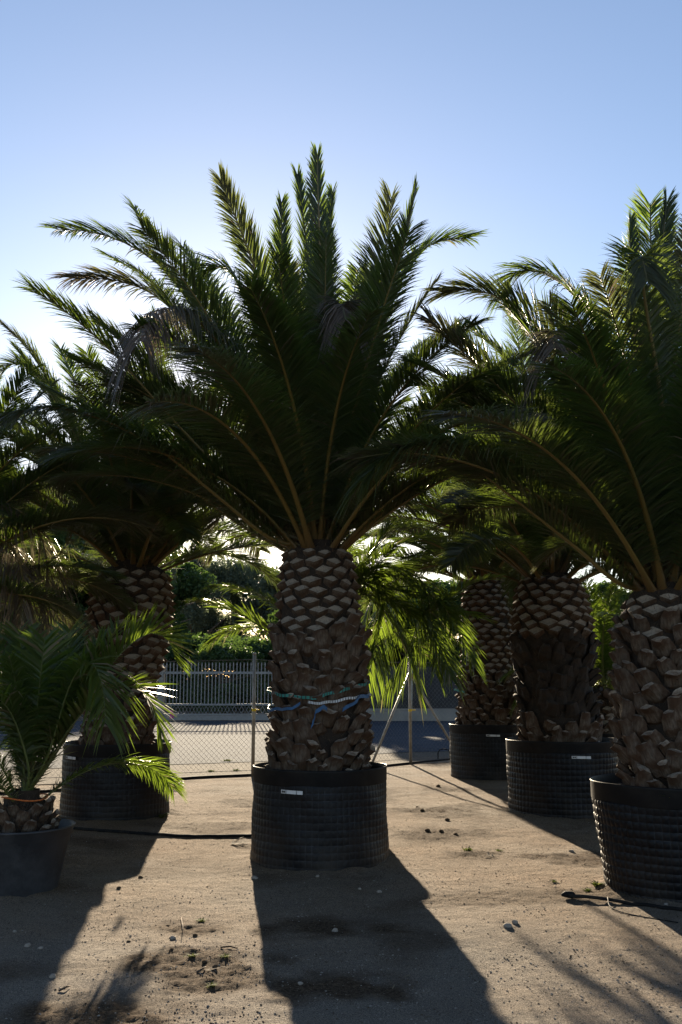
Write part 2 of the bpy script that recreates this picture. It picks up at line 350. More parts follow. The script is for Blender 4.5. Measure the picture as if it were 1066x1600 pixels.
# ------------------------------------------------------------------ pots
def pot_body(r0, r1, z0, z1, cells, rows, amp, seed):
    """ribbed nursery container: every cell of the sheet bulges between its grooves"""
    sub = np.array([0.0, 0.07, 0.32, 0.62, 0.90]); th = (np.arange(cells)[:, None] + sub[None]).ravel() / cells
    vv = np.concatenate([(np.arange(rows)[:, None] + sub[None]).ravel() / rows, [1.0]])
    n = len(th); A, B = np.meshgrid(th, vv)
    fu = (A * cells) % 1.0; fv = (B * rows) % 1.0
    pil = (np.sin(np.pi * fu) ** 0.7) * (np.sin(np.pi * np.clip(fv * 0.8 + 0.05, 0, 1)) ** 0.8)
    pil[fv < 1e-6] *= 0
    rg = np.random.default_rng(seed); cellr = rg.uniform(0.55, 1.25, (rows + 1, cells))
    pil *= cellr[np.minimum((B * rows).astype(int), rows), (A * cells).astype(int) % cells]
    ring = rg.uniform(-1, 1, rows + 2)
    dent = 0.007 * np.sin(2 * np.pi * (A * 3 + rg.random())) + 0.005 * np.sin(2 * np.pi * (A * 7 + B * 1.5 + rg.random()))
    dent += 0.0015 * np.interp(B * rows, np.arange(rows + 2), ring)
    r = r0 + (r1 - r0) * B + amp * pil + dent
    V = np.stack([r * np.cos(2 * np.pi * A), r * np.sin(2 * np.pi * A), z0 + (z1 - z0) * B], -1).reshape(-1, 3)
    m = len(vv); idx = np.arange(n * m).reshape(m, n); nx = np.roll(idx, -1, axis=1)
    F = np.stack([idx[:-1], nx[:-1], nx[1:], idx[1:]], -1).reshape(-1, 4)
    line = ((fu < 0.03) | (fv < 0.03)).astype(float).ravel()
    low = np.clip(1.0 - B * 1.6, 0, 1).ravel()
    return mesh_np('pot_body', V, F, M['pot'], smooth=True, attrs={'line': line, 'low': low})
def lathe(b, prof, n=64, m=0, wob=0.0, seed=0):
    rg = random.Random(seed); ph = rg.random() * 6; V = []; F = []
    for (r, z) in prof:
        for j in range(n):
            a = 2 * math.pi * j / n; q = r * (1 + wob * (math.sin(2 * a + ph) + .5 * math.sin(5 * a + ph * 2)))
            V.append((q * math.cos(a), q * math.sin(a), z + wob * 0.5 * math.sin(3 * a + ph)))
    for i in range(len(prof) - 1):
        for j in range(n): F.append((i * n + j, i * n + (j + 1) % n, (i + 1) * n + (j + 1) % n, (i + 1) * n + j))
    b.add(V, F, m)
def soil_mesh(r, z, seed):
    V = [(0, 0, z + .05)]; F = []; n = 40; rings = 8
    for k in range(1, rings + 1):
        for j in range(n):
            a = 2 * math.pi * j / n; q = r * k / rings
            V.append((q * math.cos(a), q * math.sin(a), z + 0.05 * (1 - k / rings) + 0.03 * fbm(q * math.cos(a), q * math.sin(a), 6, 3, seed)))
    for j in range(n): F.append((0, 1 + j, 1 + (j + 1) % n))
    for k in range(rings - 1):
        for j in range(n): F.append((1 + k * n + j, 1 + (k + 1) * n + j, 1 + (k + 1) * n + (j + 1) % n, 1 + k * n + (j + 1) % n))
    b = MB(); b.add(V, F); return b.mesh('soil', M['soil'], True)
def big_pot(loc, label, rb, rt, h, seed, tag_at=None, band=0.13, rows=12, amp=.0045):
    t = thing('nursery_pot', label, 'plant pot', loc, 0, 'black ribbed nursery pots holding the palms')
    obj('body', pot_body(rb, rt, -0.02, h - band, 72, rows - 1, amp, seed), t)
    b = MB()
    lathe(b, [(rt + .004, h - band - .01), (rt + .009, h - band + .004), (rt + .010, h - .02), (rt + .014, h - .006), (rt + .010, h), (rt + .008, h - .004), (rt + .002, h - .05), (rt - .01, h - .14)], 96, 0, 0.006, seed)
    b.build('rim', M['rim'], t, True)
    obj('soil', soil_mesh(rt - 0.004, h - .085, seed), t)
    if tag_at:
        ang, zz, wd, hg = tag_at; rr = rb + (rt - rb) * zz / h + 0.024
        b = MB(); k = 7; pts = []; ups = []
        for i in range(k):
            a = ang + (i / (k - 1) - .5) * wd / rr; pts.append((rr * math.cos(a), rr * math.sin(a), zz - 0.006 * i / (k - 1))); ups.append((0, 0, 1))
        b.ribbon(pts, ups, hg, .003)
        lab = b.build('plant_tag', M['white'], t)
        b = MB()
        for q, w_, h_ in ((.07, .010, .6), (.11, .006, .45), (.17, .014, .55), (.25, .004, .95), (.73, .004, .95)):
            a = ang + (q - .5) * wd / rr; r2 = rr + .0035; da = w_ / rr / 2
            b.ribbon([(r2 * math.cos(a - da), r2 * math.sin(a - da), zz - .006 * q), (r2 * math.cos(a + da), r2 * math.sin(a + da), zz - .006 * q)], [(0, 0, 1)] * 2, hg * h_, .002)
        b.build('print', M['ink'], lab)
    return t

# ------------------------------------------------------------------ palm fronds
def resample(C, n):
    C = np.asarray(C, float)
    if len(C) > 2:                                     # Catmull-Rom through the points
        Q = np.vstack([2 * C[0] - C[1], C, 2 * C[-1] - C[-2]]); out = []
        for i in range(1, len(Q) - 2):
            for t in np.linspace(0, 1, 12, endpoint=False):
                p0, p1, p2, p3 = Q[i - 1:i + 3]
                out.append(.5 * (2 * p1 + (p2 - p0) * t + (2 * p0 - 5 * p1 + 4 * p2 - p3) * t * t + (3 * p1 - p0 - 3 * p2 + p3) * t ** 3))
        out.append(C[-1]); C = np.array(out)
    d = np.concatenate([[0], np.cumsum(np.linalg.norm(np.diff(C, axis=0), axis=1))]); L = d[-1]
    s = np.linspace(0, L, n)
    return np.stack([np.interp(s, d, C[:, k]) for k in range(3)], 1), L
def unit(a): return a / (np.linalg.norm(a, axis=-1, keepdims=True) + 1e-9)
def frond_meshes(C, az, seed, n=330, Lmax=0.58, width=0.0150, vee=15, droop=0.20, dry_tip=0.0, dry_all=0.0, twist=0.0, rib=0.031, leaf='leaf', ribm='rib', t0=0.13, spread=(60, 33)):
    rg = np.random.default_rng(seed); K = 40
    C, L = resample(C, K); T = unit(np.gradient(C, axis=0))
    s0 = np.array([-math.sin(az), math.cos(az), 0.0]); Sd = unit(s0 - (T @ s0)[:, None] * T); Nn = np.cross(T, Sd)
    Nn = -np.cross(Sd, T)
    # orient the upper side: up for level parts, inward for upright ones
    ref = np.array([-math.cos(az), -math.sin(az), 1.0])
    if (Nn @ ref).mean() < 0: Nn = -Nn
    tw = np.linspace(0, twist, K)[:, None]
    Sd, Nn = Sd * np.cos(tw) + Nn * np.sin(tw), Nn * np.cos(tw) - Sd * np.sin(tw)
    tt = np.linspace(0, 1, K)
    # ---- leaflets
    def place(ts, side, ln, phi, psi, wd, drp, rot, rnd, dry, segs, prof):
        m = len(ts); f = lambda A: np.stack([np.interp(ts, tt, A[:, k]) for k in range(3)], 1)
        p, Tt, Ss, N2 = f(C), unit(f(T)), unit(f(Sd)), unit(f(Nn))
        d = np.cos(phi)[:, None] * Tt + np.sin(phi)[:, None] * (side[:, None] * Ss * np.cos(psi)[:, None] + N2 * np.sin(psi)[:, None]); d = unit(d)
        w = unit(Tt - (Tt * d).sum(1)[:, None] * d); bn = np.cross(d, w)
        w = w * np.cos(rot)[:, None] + bn * np.sin(rot)[:, None]
        V = []; gvec = np.array([0, 0, -1.0])
        for s, wk in zip(segs, prof):
            q = p + d * (ln * s)[:, None] + gvec * (ln * drp * s ** 2)[:, None]
            if wk == 0: V.append(q[:, None])
            else: V.append(np.stack([q - w * (wd * wk / 2)[:, None], q + w * (wd * wk / 2)[:, None]], 1))
        V = np.concatenate(V, 1); per = V.shape[1]; base = (np.arange(m) * per)[:, None]
        q4 = []; 
        for i in range(len(segs) - 2): q4.append(base + np.array([2 * i, 2 * i + 1, 2 * i + 3, 2 * i + 2]))
        q3 = base + np.array([per - 3, per - 2, per - 1])
        sa = np.array([s for s, wk in zip(segs, prof) for _ in range(1 if wk == 0 else 2)])
        return V.reshape(-1, 3), np.concatenate(q4) if q4 else np.zeros((0, 4), int), q3, np.repeat(rnd, per), (np.clip(dry[:, None] + 0 * sa[None], 0, 1)).ravel(), per * m
    ts = np.linspace(t0, 0.995, n); ts = np.repeat(ts, 2) + rg.normal(0, .0025, 2 * n); ts = np.clip(ts, t0 * .9, 1)
    side = np.tile([1.0, -1.0], n); u = (ts - t0) / (1 - t0); u = np.clip(u, 0, 1)
    ln = Lmax * (0.50 + 0.50 * np.clip(u / .3, 0, 1)) * (1 - 0.52 * np.clip((u - .55) / .45, 0, 1) ** 1.6) * rg.uniform(.88, 1.1, 2 * n)
    phi = np.radians(spread[0] + (spread[1] - spread[0]) * u ** 1.2 + rg.normal(0, 3.5, 2 * n) + 3.5 * np.sin(u * rg.uniform(10, 22) + side * rg.uniform(0, 3)))
    psi = np.radians(vee + rg.normal(0, 7, 2 * n) + 10 * (1 - u))
    dry = np.clip(dry_all + dry_tip * np.clip((u - .55) / .4, 0, 1) + (rg.random(2 * n) < .03) * .6, 0, 1)
    drp = droop * rg.uniform(.6, 1.5, 2 * n) * (1 + .7 * dry)
    a = place(ts, side, ln, phi, psi, np.full(2 * n, width) * rg.uniform(.8, 1.15, 2 * n), drp, rg.normal(0, .35, 2 * n), rg.random(2 * n), dry, (0, .28, .66, 1), (.55, 1, .75, 0))
    # ---- spines on the stalk
    ns = 26; ss = np.sort(rg.uniform(.025, t0 + .02, ns)); us = ss / t0
    b = place(ss, np.where(rg.random(ns) < .5, 1.0, -1.0), (.08 + .22 * us) * Lmax / .46 * rg.uniform(.7, 1.2, ns), np.radians(rg.uniform(35, 70, ns)), np.radians(rg.uniform(-25, 55, ns)), np.full(ns, .010) * width / .02, np.zeros(ns), rg.normal(0, 1, ns), rg.random(ns), np.full(ns, .35), (0, .5, 1), (1, .8, 0))
    V = np.vstack([a[0], b[0]]); off = a[5]
    me = mesh_np('frond', V, [np.vstack([a[1], b[1] + off]), np.vstack([a[2], b[2] + off])], M[leaf], attrs={'rnd': np.concatenate([a[3], b[3]]), 'dry': np.concatenate([a[4], b[4]])})
    # ---- midrib: flattened tapering stalk
    k = 20; ii = np.linspace(0, K - 1, k).astype(int); rr = rib * (0.14 + 0.86 * (1 - tt[ii]) ** 1.1); rr[0] *= 2.6; rr[1] *= 1.45; rr[2] *= 1.12
    ns_ = 6; V = []; ta = []
    for j, i in enumerate(ii):
        for q in range(ns_):
            an = 2 * math.pi * q / ns_; V.append(C[i] + rr[j] * (Sd[i] * math.cos(an) * (1.15 if j else 1.5) + Nn[i] * math.sin(an) * .75)); ta.append(tt[i])
    idx = np.arange(k * ns_).reshape(k, ns_); nx = np.roll(idx, -1, 1)
    F = np.stack([idx[:-1], nx[:-1], nx[1:], idx[1:]], -1).reshape(-1, 4)
    mr = mesh_np('midrib', np.array(V), F, M[ribm], smooth=True, attrs={'t': ta})
    return me, mr
def arc(e0, bend, L, sway=0.0, r0=0.0, pw=1.5):
    """a frond leaving the crown at angle e0 and bending down by bend degrees, in the x-z plane"""
    pts = [np.array([r0, 0, 0.0])]; n = 14
    for i in range(n):
        t = (i + .5) / n; e = R(e0 - bend * t ** pw); q = R(sway * t)
        pts.append(pts[-1] + L / n * np.array([math.cos(e) * math.cos(q), math.cos(e) * math.sin(q), math.sin(e)]))
    return pts
_stubs = {}
def stub_mesh(kind, k):
    if (kind, k) in _stubs: return _stubs[(kind, k)]
    rag = kind == 'rag'
    rg = random.Random(k * 17 + (0 if kind == 'cut' else 500)); j = lambda a: rg.uniform(-a, a)
    if kind == 'cut':        # shaved flush: a pale diamond face on a short wedge
        w, h = .076 + j(.012), .026 + j(.006)
        top = [(-w, .016, j(.006)), (-w * .5, .012, h * .55 + j(.005)), (j(.012), .004, h + j(.006)), (w * .5, .012, h * .5 + j(.005)), (w, .016, j(.006)), (w * .48, .044 + j(.006), -h * .6), (j(.010), .066 + j(.008), -h * 1.15), (-w * .52, .044 + j(.006), -h * .55)]
        rings = [[(x * .7, -.08, z - .11) for x, y, z in top], [(x * .93, y * .55 - .012, z - .035) for x, y, z in top], top]
    else:                    # weathered stump of a leaf stalk: a broad wedge with a hacked-off end
        w = .072 + j(.016); L = .055 + j(.03); sk = j(.02); kx = j(.25); cut = rg.uniform(.2, 1.0)
        prof = [(-1, .0), (-.62, -.5), (.1, -.6), (.66, -.45), (1, .05), (.58 + kx * .3, .75), (kx, 1.0), (-.55 + kx * .3, .7)]
        rings = []
        for s, oy, oz, dp, tz in ((1.0, -.06, -.15, .035, 0), (1.18, .018, -.06, .042, .004), (1.02, .045, L * .25, .040, .01), (.74 + j(.12), .055 + L * .45, L, .030, .024 * cut)):
            rings.append([(x * w * s + sk * max(0, oz) * 6 + j(.007), y * dp + oy + j(.006), oz - y * tz + (j(.010) if oz > 0 else j(.004))) for x, y in prof])
    V = [p for r in rings for p in r]; F = []; mi = []; n = 8
    for i in range(len(rings) - 1):
        for q in range(n): F.append((i * n + q, i * n + (q + 1) % n, (i + 1) * n + (q + 1) % n, (i + 1) * n + q)); mi.append(0)
    F.append(tuple(range((len(rings) - 1) * n, len(rings) * n))); mi.append(1)
    b = MB(); b.add(V, F); b.m = mi
    # make the outside face outward
    if rag: me = b.mesh('leaf_base', [M['core'], M['core']])
    else: me = b.mesh('leaf_base', [M['stub'], M['cut']])
    _stubs[(kind, k)] = me; return me

def trunk_of(t, prof, lean, seed, split, around, dz, scale=1.0, kinds=None, hairs=2600):
    """prof: (height, radius) ring list of the bare core; lean: (dx,dy) at the top"""
    rg = random.Random(seed); zs = [p[0] for p in prof]; rs = [p[1] for p in prof]; z0, z1 = zs[0], zs[-1]
    cx = lambda z: (lean[0] * ((z - z0) / (z1 - z0)) ** 1.2, lean[1] * ((z - z0) / (z1 - z0)) ** 1.2)
    V = []; F = []; n = 40; m = 44
    for i in range(m):
        z = z0 - .05 + (z1 + .12 - z0) * i / (m - 1); r = np.interp(z, zs, rs); zz = min(max(z, z0), z1); c = cx(zz)
        if z > z1: r *= 0.8
        for k in range(n):
            a = 2 * math.pi * k / n; q = r * (1 + .05 * fbm(math.cos(a) * 2 + seed, math.sin(a) * 2, 2.0, 3, z * 5)); V.append((c[0] + q * math.cos(a), c[1] + q * math.sin(a), z))
    for i in range(m - 1):
        for k in range(n): F.append((i * n + k, i * n + (k + 1) % n, (i + 1) * n + (k + 1) % n, (i + 1) * n + k))
    b = MB(); b.add(V, F); tr = b.build('trunk', M['core'], t, True)
    # loose brown fibre between the leaf bases
    fv = []; ff = []; nf = 0
    for _ in range(hairs):
        z = rg.uniform(z0, z1); a = rg.uniform(0, 6.283); r = np.interp(z, zs, rs) + .005; c = cx(z)
        p = np.array([c[0] + r * math.cos(a), c[1] + r * math.sin(a), z]); o = np.array([math.cos(a), math.sin(a), 0]); tg = np.array([-math.sin(a), math.cos(a), 0])
        L = rg.uniform(.05, .17) * scale; d = o * rg.uniform(.2, .9) + tg * rg.uniform(-.8, .8) + np.array([0, 0, rg.uniform(-.5, 1)]); w = tg * .0022
        fv += [p - w, p + w, p + d * L]; ff.append((nf, nf + 1, nf + 2)); nf += 3
    fm = mesh_np('fibre', np.array(fv), np.array(ff), M['stub']); fo = obj('fibre', fm, tr); fo['kind'] = 'stuff'
    row = 0; z = z0 + .02
    while z < z1 - .01:
        f = (z - z0) / (z1 - z0); kind = 'cut' if z > split else 'stub'
        if kinds: kind = kinds(z, f)
        r = np.interp(z, zs, rs); c = cx(z)
        row_kind = kind
        for k in range(around):
            kind = row_kind
            if not kinds and abs(z - split) < .16: kind = 'cut' if z + rg.uniform(-.13, .13) > split else 'stub'
            if kind is None or rg.random() < (.03 if kind == 'cut' else .04 if kind == 'stub' else .40): continue
            a = 2 * math.pi * (k + .5 * (row % 2)) / around + rg.uniform(-.06, .06) * (1 if kind == 'cut' else 1.8) + row * .045
            zz = z + rg.uniform(-.012, .012) * (1 if kind == 'cut' else 2.2)
            s = scale * (2 * math.pi * r / around / .165) * rg.uniform(.9, 1.1) if kind == 'cut' else scale * rg.uniform(.85, 1.25)
            o = obj('leaf_base', stub_mesh(kind, rg.randrange(7)), tr, (c[0] + r * math.cos(a), c[1] + r * math.sin(a), zz), (rg.uniform(-.12, .12) if kind == 'cut' else rg.uniform(-.45, .35), rg.uniform(-.08, .08) if kind == 'cut' else rg.uniform(-.4, .4), a - math.pi / 2), s)
        row += 1; z += dz * (1 if row_kind == 'cut' else .95)
    return tr, cx(z1)
_var = {}
def fset(key, classes, per, seed, **kw):
    """a few fronds per class of rise and bend, shared by all copies"""
    if key in _var: return _var[key]
    rg = random.Random(seed); out = []
    for (e0, bend, L) in classes:
        out.append([frond_meshes(arc(e0 + rg.uniform(-4, 4), bend * rg.uniform(.8, 1.25), L * rg.uniform(.93, 1.06), rg.uniform(-18, 18), .03 + .05 * len(out)), 0.0, seed + 31 * len(out) + q, twist=rg.uniform(-.7, .7), dry_tip=rg.choice([0, 0, .15, .5]) * (key == 'big'), **kw) for q in range(per)])
    _var[key] = out; return out
def crown(t, top, sets, counts, seed, scale=1.0, skip=None):
    rg = random.Random(seed); g = 0
    for ci, (fs, cnt) in enumerate(zip(sets, counts)):
        for q in range(cnt):
            g += 1; a = (2.39996 * g + rg.uniform(-.25, .25)) % 6.2832
            if skip and skip(a, ci): continue
            me, mr = rg.choice(fs); s = scale * rg.uniform(.9, 1.08)
            o = obj('frond', me, t, (top[0], top[1], top[2] - .03 - .035 * ci), (rg.uniform(-.05, .05), rg.uniform(-.05, .05), a), s)
            obj('midrib', mr, o)
def hero(t, org, pts, dY, seed, az=None, start=None, **kw):
    """a single frond measured in the photograph: pts run from tip to base, dY = how far its tip lies behind the crown"""
    org = np.array(org, float); n = len(pts); Y0 = org[1]; st = org if start is None else np.array(start, float)
    C = [np.zeros(3)]
    pts = pts[::-1]
    for i, (u, v) in enumerate(pts):
        f = (i + 1) / n; C.append(P(u, v, Y0 + dY * f ** 1.1) - org)
    if az is None:
        d = C[-1] - C[0]; az = math.atan2(d[1], d[0])
    me, mr = frond_meshes(C, az, seed, **kw)
    rl = np.array(t.location)
    o = obj('frond', me, t, tuple(org - rl)); obj('midrib', mr, o); return o

# ---- the palms -----------------------------------------------------------------
CLS = [(84, 16, 3.7), (72, 28, 3.7), (58, 44, 3.6), (44, 58, 3.5), (30, 62, 3.3), (16, 52, 3.0)]
SETB = fset('big', CLS, 5, 100)
CLSN = [(80, 30, 2.1), (60, 55, 2.1), (40, 75, 2.0), (22, 80, 1.8)]
SETY = fset('young', CLSN, 4, 300, n=150, Lmax=0.44, width=0.016, leaf='leaf_young', ribm='rib_young', rib=.018, droop=.35)

# centre palm
cP = P(500, 1345, 9.27)
c_loc = (cP[0], 9.27, 0.0)
big_pot(c_loc, 'black ribbed nursery pot holding the tall centre palm', .618, .592, .83, 11, (R(-90) - .38, .655, .20, .030), rows=13)
t = thing('date_palm', 'tall date palm with teal and blue straps in the centre pot', 'palm tree', (c_loc[0], c_loc[1], .75), 0, 'potted date palms of the nursery')
trunk_of(t, [(0.02, .375), (.15, .385), (.45, .375), (.75, .36), (1.05, .36), (1.35, .35), (1.65, .335), (1.9, .315), (2.04, .28)], (-.03, 0), 5, 1.32, 12, .088)
crown(t, (-.03, 0, 2.08), SETB, (2, 10, 18, 18, 0, 0), 21, .80)
O = (c_loc[0] - .03, 9.27, 2.86)
hs = 1000
for pts, dY, kw in [
    ([(345, 280), (372, 350), (402, 430), (425, 520), (443, 610), (458, 740), (474, 830)], -.7, dict(dry_tip=.45, az=R(-120), spread=(48, 22), Lmax=.5)),
    ([(440, 315), (441, 390), (447, 480), (460, 650), (482, 810)], .5, dict(az=R(100), Lmax=.46, spread=(40, 15), vee=24)),
    ([(496, 242), (497, 300), (500, 380), (502, 500), (500, 680), (495, 820)], -.2, dict(az=R(-80), Lmax=.46, spread=(40, 15), vee=24)),
    ([(465, 272), (474, 340), (486, 450), (494, 620), (493, 800)], .5, dict(az=R(120), Lmax=.46, spread=(40, 15), vee=24)),
    ([(520, 300), (512, 370), (508, 500), (500, 680), (496, 820)], .6, dict(az=R(60), Lmax=.46, spread=(40, 15), vee=24)),
    ([(210, 325), (245, 375), (300, 440), (360, 540), (425, 700), (470, 830)], 1.2, dict()),
    ([(90, 358), (140, 362), (200, 382), (265, 430), (340, 540), (420, 720), (470, 835)], .9, dict()),
    ([(318, 450), (315, 432), (330, 416), (360, 425), (395, 500), (440, 680), (480, 830)], .2, dict(az=R(170), droop=.5)),
    ([(50, 450), (110, 492), (180, 555), (270, 655), (370, 760), (440, 832)], -.8, dict()),
    ([(110, 435), (175, 437), (240, 460), (300, 520), (380, 650), (455, 810)], .3, dict(dry_tip=.9)),
    ([(218, 535), (222, 508), (240, 488), (268, 482), (305, 498), (345, 540), (392, 610), (425, 700), (460, 800)], -1.6, dict(dry_tip=1.0, dry_all=.3, droop=.8, spread=(62, 66), Lmax=.5)),
    ([(5, 648), (60, 637), (110, 641), (180, 664), (260, 710), (340, 775), (430, 845)], -1.5, dict(dry_tip=.3, droop=.5)),
    ([(733, 372), (690, 376), (650, 402), (610, 480), (572, 620), (540, 750), (508, 835)], .7, dict(leaf='leaf_young')),
    ([(650, 298), (634, 370), (608, 480), (575, 620), (545, 740), (510, 830)], -.2, dict(spread=(42, 18), Lmax=.5)),
    ([(612, 308), (606, 370), (590, 480), (565, 620), (530, 760), (506, 835)], -.5, dict(dry_tip=.4)),
    ([(540, 500), (533, 475), (530, 530), (527, 600), (518, 720), (502, 835)], -1.2, dict(dry_tip=.9, dry_all=.2, droop=.45, az=R(-85))),
    ([(560, 420), (548, 500), (535, 640), (510, 820)], .9, dict(az=R(60), leaf='leaf_young')),
    ([(330, 860), (372, 838), (410, 838), (450, 862)], .4, dict(n=60, Lmax=.2)),
    ([(150, 500), (220, 562), (300, 650), (380, 750), (445, 840)], -.3, dict(dry_tip=.3)),
    ([(120, 560), (190, 602), (280, 680), (370, 770), (445, 845)], .6, dict()),
    ([(60, 600), (130, 638), (220, 698), (320, 780), (430, 850)], 1.0, dict()),
    ([(240, 400), (300, 480), (360, 590), (420, 720), (470, 835)], .2, dict(dry_tip=.3)),
    ([(285, 385), (330, 450), (385, 560), (435, 700), (475, 835)], .9, dict()),
    ([(170, 400), (235, 440), (310, 525), (385, 650), (455, 815)], 1.3, dict(leaf='leaf_young')),
    ([(590, 420), (575, 500), (550, 620), (525, 740), (505, 835)], 1.0, dict(leaf='leaf_young')),
    ([(640, 700), (600, 740), (560, 790), (520, 850)], .3, dict(n=110)),
    ([(650, 770), (610, 770), (565, 805), (520, 855)], -.3, dict(n=110)),
]:
    hs += 1; hero(t, O, pts, dY, hs, **kw)

def place_palm(label, u, Y, z0, prof, lean, seed, split, around, dz, counts, lens=1.0, sets=None, skip=None, kinds=None, sc=1.0):
    x = P(u, 1200, Y)[0]
    t = thing('date_palm', label, 'palm tree', (x, Y, z0), 0, 'potted date palms of the nursery')
    tr, c = trunk_of(t, prof, lean, seed, split, around, dz, sc, kinds)
    top = (c[0], c[1], prof[-1][0] + .06); crown(t, top, sets or SETB, counts, seed + 50, lens, skip)
    return t, (x + c[0], Y + c[1], z0 + top[2])

# right-hand near palm
x3 = P(1064, 1300, 8.0)[0]
big_pot((x3, 8.0, 0), 'black grid-patterned pot tapering to its base, at the right edge', .57, .65, .82, 12, band=.14, rows=13, amp=.011)
t, O = place_palm('short date palm with long arching fronds at the right edge', 1064, 8.0, .72, [(0.02, .36), (.3, .40), (.7, .40), (1.1, .36), (1.45, .31), (1.56, .27)], (-.05, 0), 6, 1.28, 11, .09, (2, 10, 15, 13, 0, 0), .78)
for pts, dY, kw in [
    ([(866, 545), (868, 515), (880, 540), (913, 600), (940, 660), (968, 730), (990, 820), (1012, 900)], -.8, dict(dry_tip=.9, droop=.6, spread=(60, 60))),
    ([(1012, 440), (1002, 400), (1008, 470), (1028, 590), (1043, 720), (1046, 860)], -1.0, dict(dry_tip=.2, az=R(-100), droop=.4)),
    ([(1042, 315), (1036, 390), (1044, 480), (1052, 600), (1054, 760), (1048, 880)], .3, dict(az=R(100), Lmax=.46, spread=(40, 15), vee=24)),
    ([(985, 345), (986, 420), (998, 520), (1020, 660), (1036, 840)], .4, dict(az=R(130), Lmax=.46, spread=(40, 15), vee=24)),
    ([(1016, 318), (1018, 400), (1026, 520), (1040, 700)], .7, dict(az=R(90), leaf='leaf_young')),
    ([(792, 455), (800, 430), (835, 422), (880, 445), (920, 495), (960, 580), (1000, 720), (1030, 870)], .6, dict(droop=.4)),
    ([(690, 456), (740, 452), (790, 470), (840, 510), (900, 580), (960, 690), (1015, 850)], .1, dict(dry_tip=.5)),
    ([(670, 498), (718, 545), (780, 605), (850, 675), (925, 765), (1000, 880)], -.3, dict(dry_tip=.7)),
    ([(572, 745), (610, 710), (660, 692), (720, 692), (790, 715), (860, 755), (940, 830), (1005, 910)], -.9, dict(droop=.55, vee=15)),
    ([(690, 690), (760, 745), (830, 800), (900, 855), (975, 915)], -.5, dict(n=130)),
]:
    hs += 1; hero(t, O, pts, dY, hs, **kw)

# second palm of the right row
x2 = P(880, 1200, 12.55)[0]
big_pot((x2, 12.55, 0), 'wide black nursery pot with white tag, second from the right', .66, .672, .87, 13, (R(-90) + .10, .70, .23, .030), rows=13, amp=.009)
t, O = place_palm('date palm with dark shaggy trunk in the second pot from the right', 876, 12.55, .78, [(0.02, .40), (.3, .44), (.8, .42), (1.2, .45), (1.6, .45), (1.9, .40), (2.05, .34)], (-.06, 0), 7, 1.45, 13, .09, (2, 9, 14, 13, 6, 0), .84, kinds=lambda z, f: 'cut' if z > 1.4 else ('stub' if z < .35 else 'rag'))
for pts, dY, kw in [([(715, 515), (757, 580), (810, 680), (855, 850)], -.2, dict()), ([(800, 480), (815, 560), (840, 700), (865, 860)], .4, dict(az=R(120))), ([(640, 640), (700, 652), (770, 712), (840, 850)], -.5, dict()), ([(720, 600), (760, 645), (810, 730), (855, 860)], -1.0, dict(dry_tip=.4)), ([(930, 520), (915, 600), (890, 720), (872, 860)], .5, dict(az=R(60))), ([(680, 720), (735, 735), (800, 790), (855, 880)], -1.0, dict())]:
    hs += 1; hero(t, O, pts, dY, hs, **kw)
# far palm of the right row
x1 = P(764, 1200, 17.0)[0]
big_pot((x1, 17.0, 0), 'black nursery pot by the fence, farthest of the right row', .62, .632, .86, 14, (R(-90) - .02, .70, .22, .030), rows=11)
t, O = place_palm('far date palm with slim trunk beside the chain-link fence', 766, 17.0, .78, [(0.02, .46), (.3, .44), (.9, .40), (1.6, .40), (2.2, .38), (2.5, .32)], (0, 0), 8, .9, 13, .095, (4, 8, 14, 13, 8, 0), .95)
for pts, dY, kw in [([(560, 990), (585, 930), (635, 880), (695, 862), (755, 890)], -1.2, dict(droop=.3)), ([(590, 960), (625, 905), (680, 855), (740, 870)], -.4, dict(droop=.3)), ([(610, 1000), (625, 940), (660, 880), (710, 860), (755, 885)], -.2, dict(droop=.3)), ([(640, 560), (665, 640), (705, 740), (755, 860)], .3, dict(leaf='leaf_young')), ([(590, 640), (640, 660), (690, 740), (750, 870)], .6, dict(leaf='leaf_young'))]:
    hs += 1; hero(t, O, pts, dY, hs, n=150, width=.02, **kw)
# left row
xl = P(182, 1230, 12.3)[0]
big_pot((xl, 12.3, 0), 'black ribbed pot in shade on the left, behind the small palm', .635, .625, .85, 15, (R(-90) - .75, .70, .2, .03), rows=13)
t, O = place_palm('stout date palm in the shaded pot on the left', 182, 12.3, .76, [(0.02, .33), (.3, .33), (.7, .36), (1.1, .43), (1.5, .47), (1.8, .46), (2.05, .42), (2.2, .35)], (.14, 0), 9, .62, 13, .10, (1, 7, 16, 15, 6, 0), .84)
for pts, dY, kw in [
    ([(5, 508), (45, 548), (90, 620), (130, 700), (180, 830)], -.3, dict(dry_tip=.5)),
    ([(95, 545), (120, 600), (150, 670), (190, 800)], .8, dict(leaf='leaf_young')),
    ([(2, 580), (25, 568), (60, 590), (105, 670), (170, 820)], .2, dict()),
    ([(5, 770), (40, 742), (90, 728), (140, 760), (190, 850)], -1.2, dict(dry_all=.6, droop=.7)),
    ([(355, 800), (310, 815), (260, 845), (215, 880)], .3, dict(n=100, leaf='leaf_young')),
    ([(20, 650), (75, 682), (140, 760), (190, 860)], -.4, dict()),
    ([(30, 560), (70, 610), (125, 700), (185, 840)], .5, dict()),
    ([(255, 600), (240, 680), (220, 780), (205, 870)], .3, dict(az=R(60))),
    ([(335, 640), (290, 700), (240, 800), (210, 870)], .4, dict()),
    ([(-20, 720), (40, 715), (110, 770), (180, 860)], .3, dict()),
]:
    hs += 1; hero(t, O, pts, dY, hs, **kw)
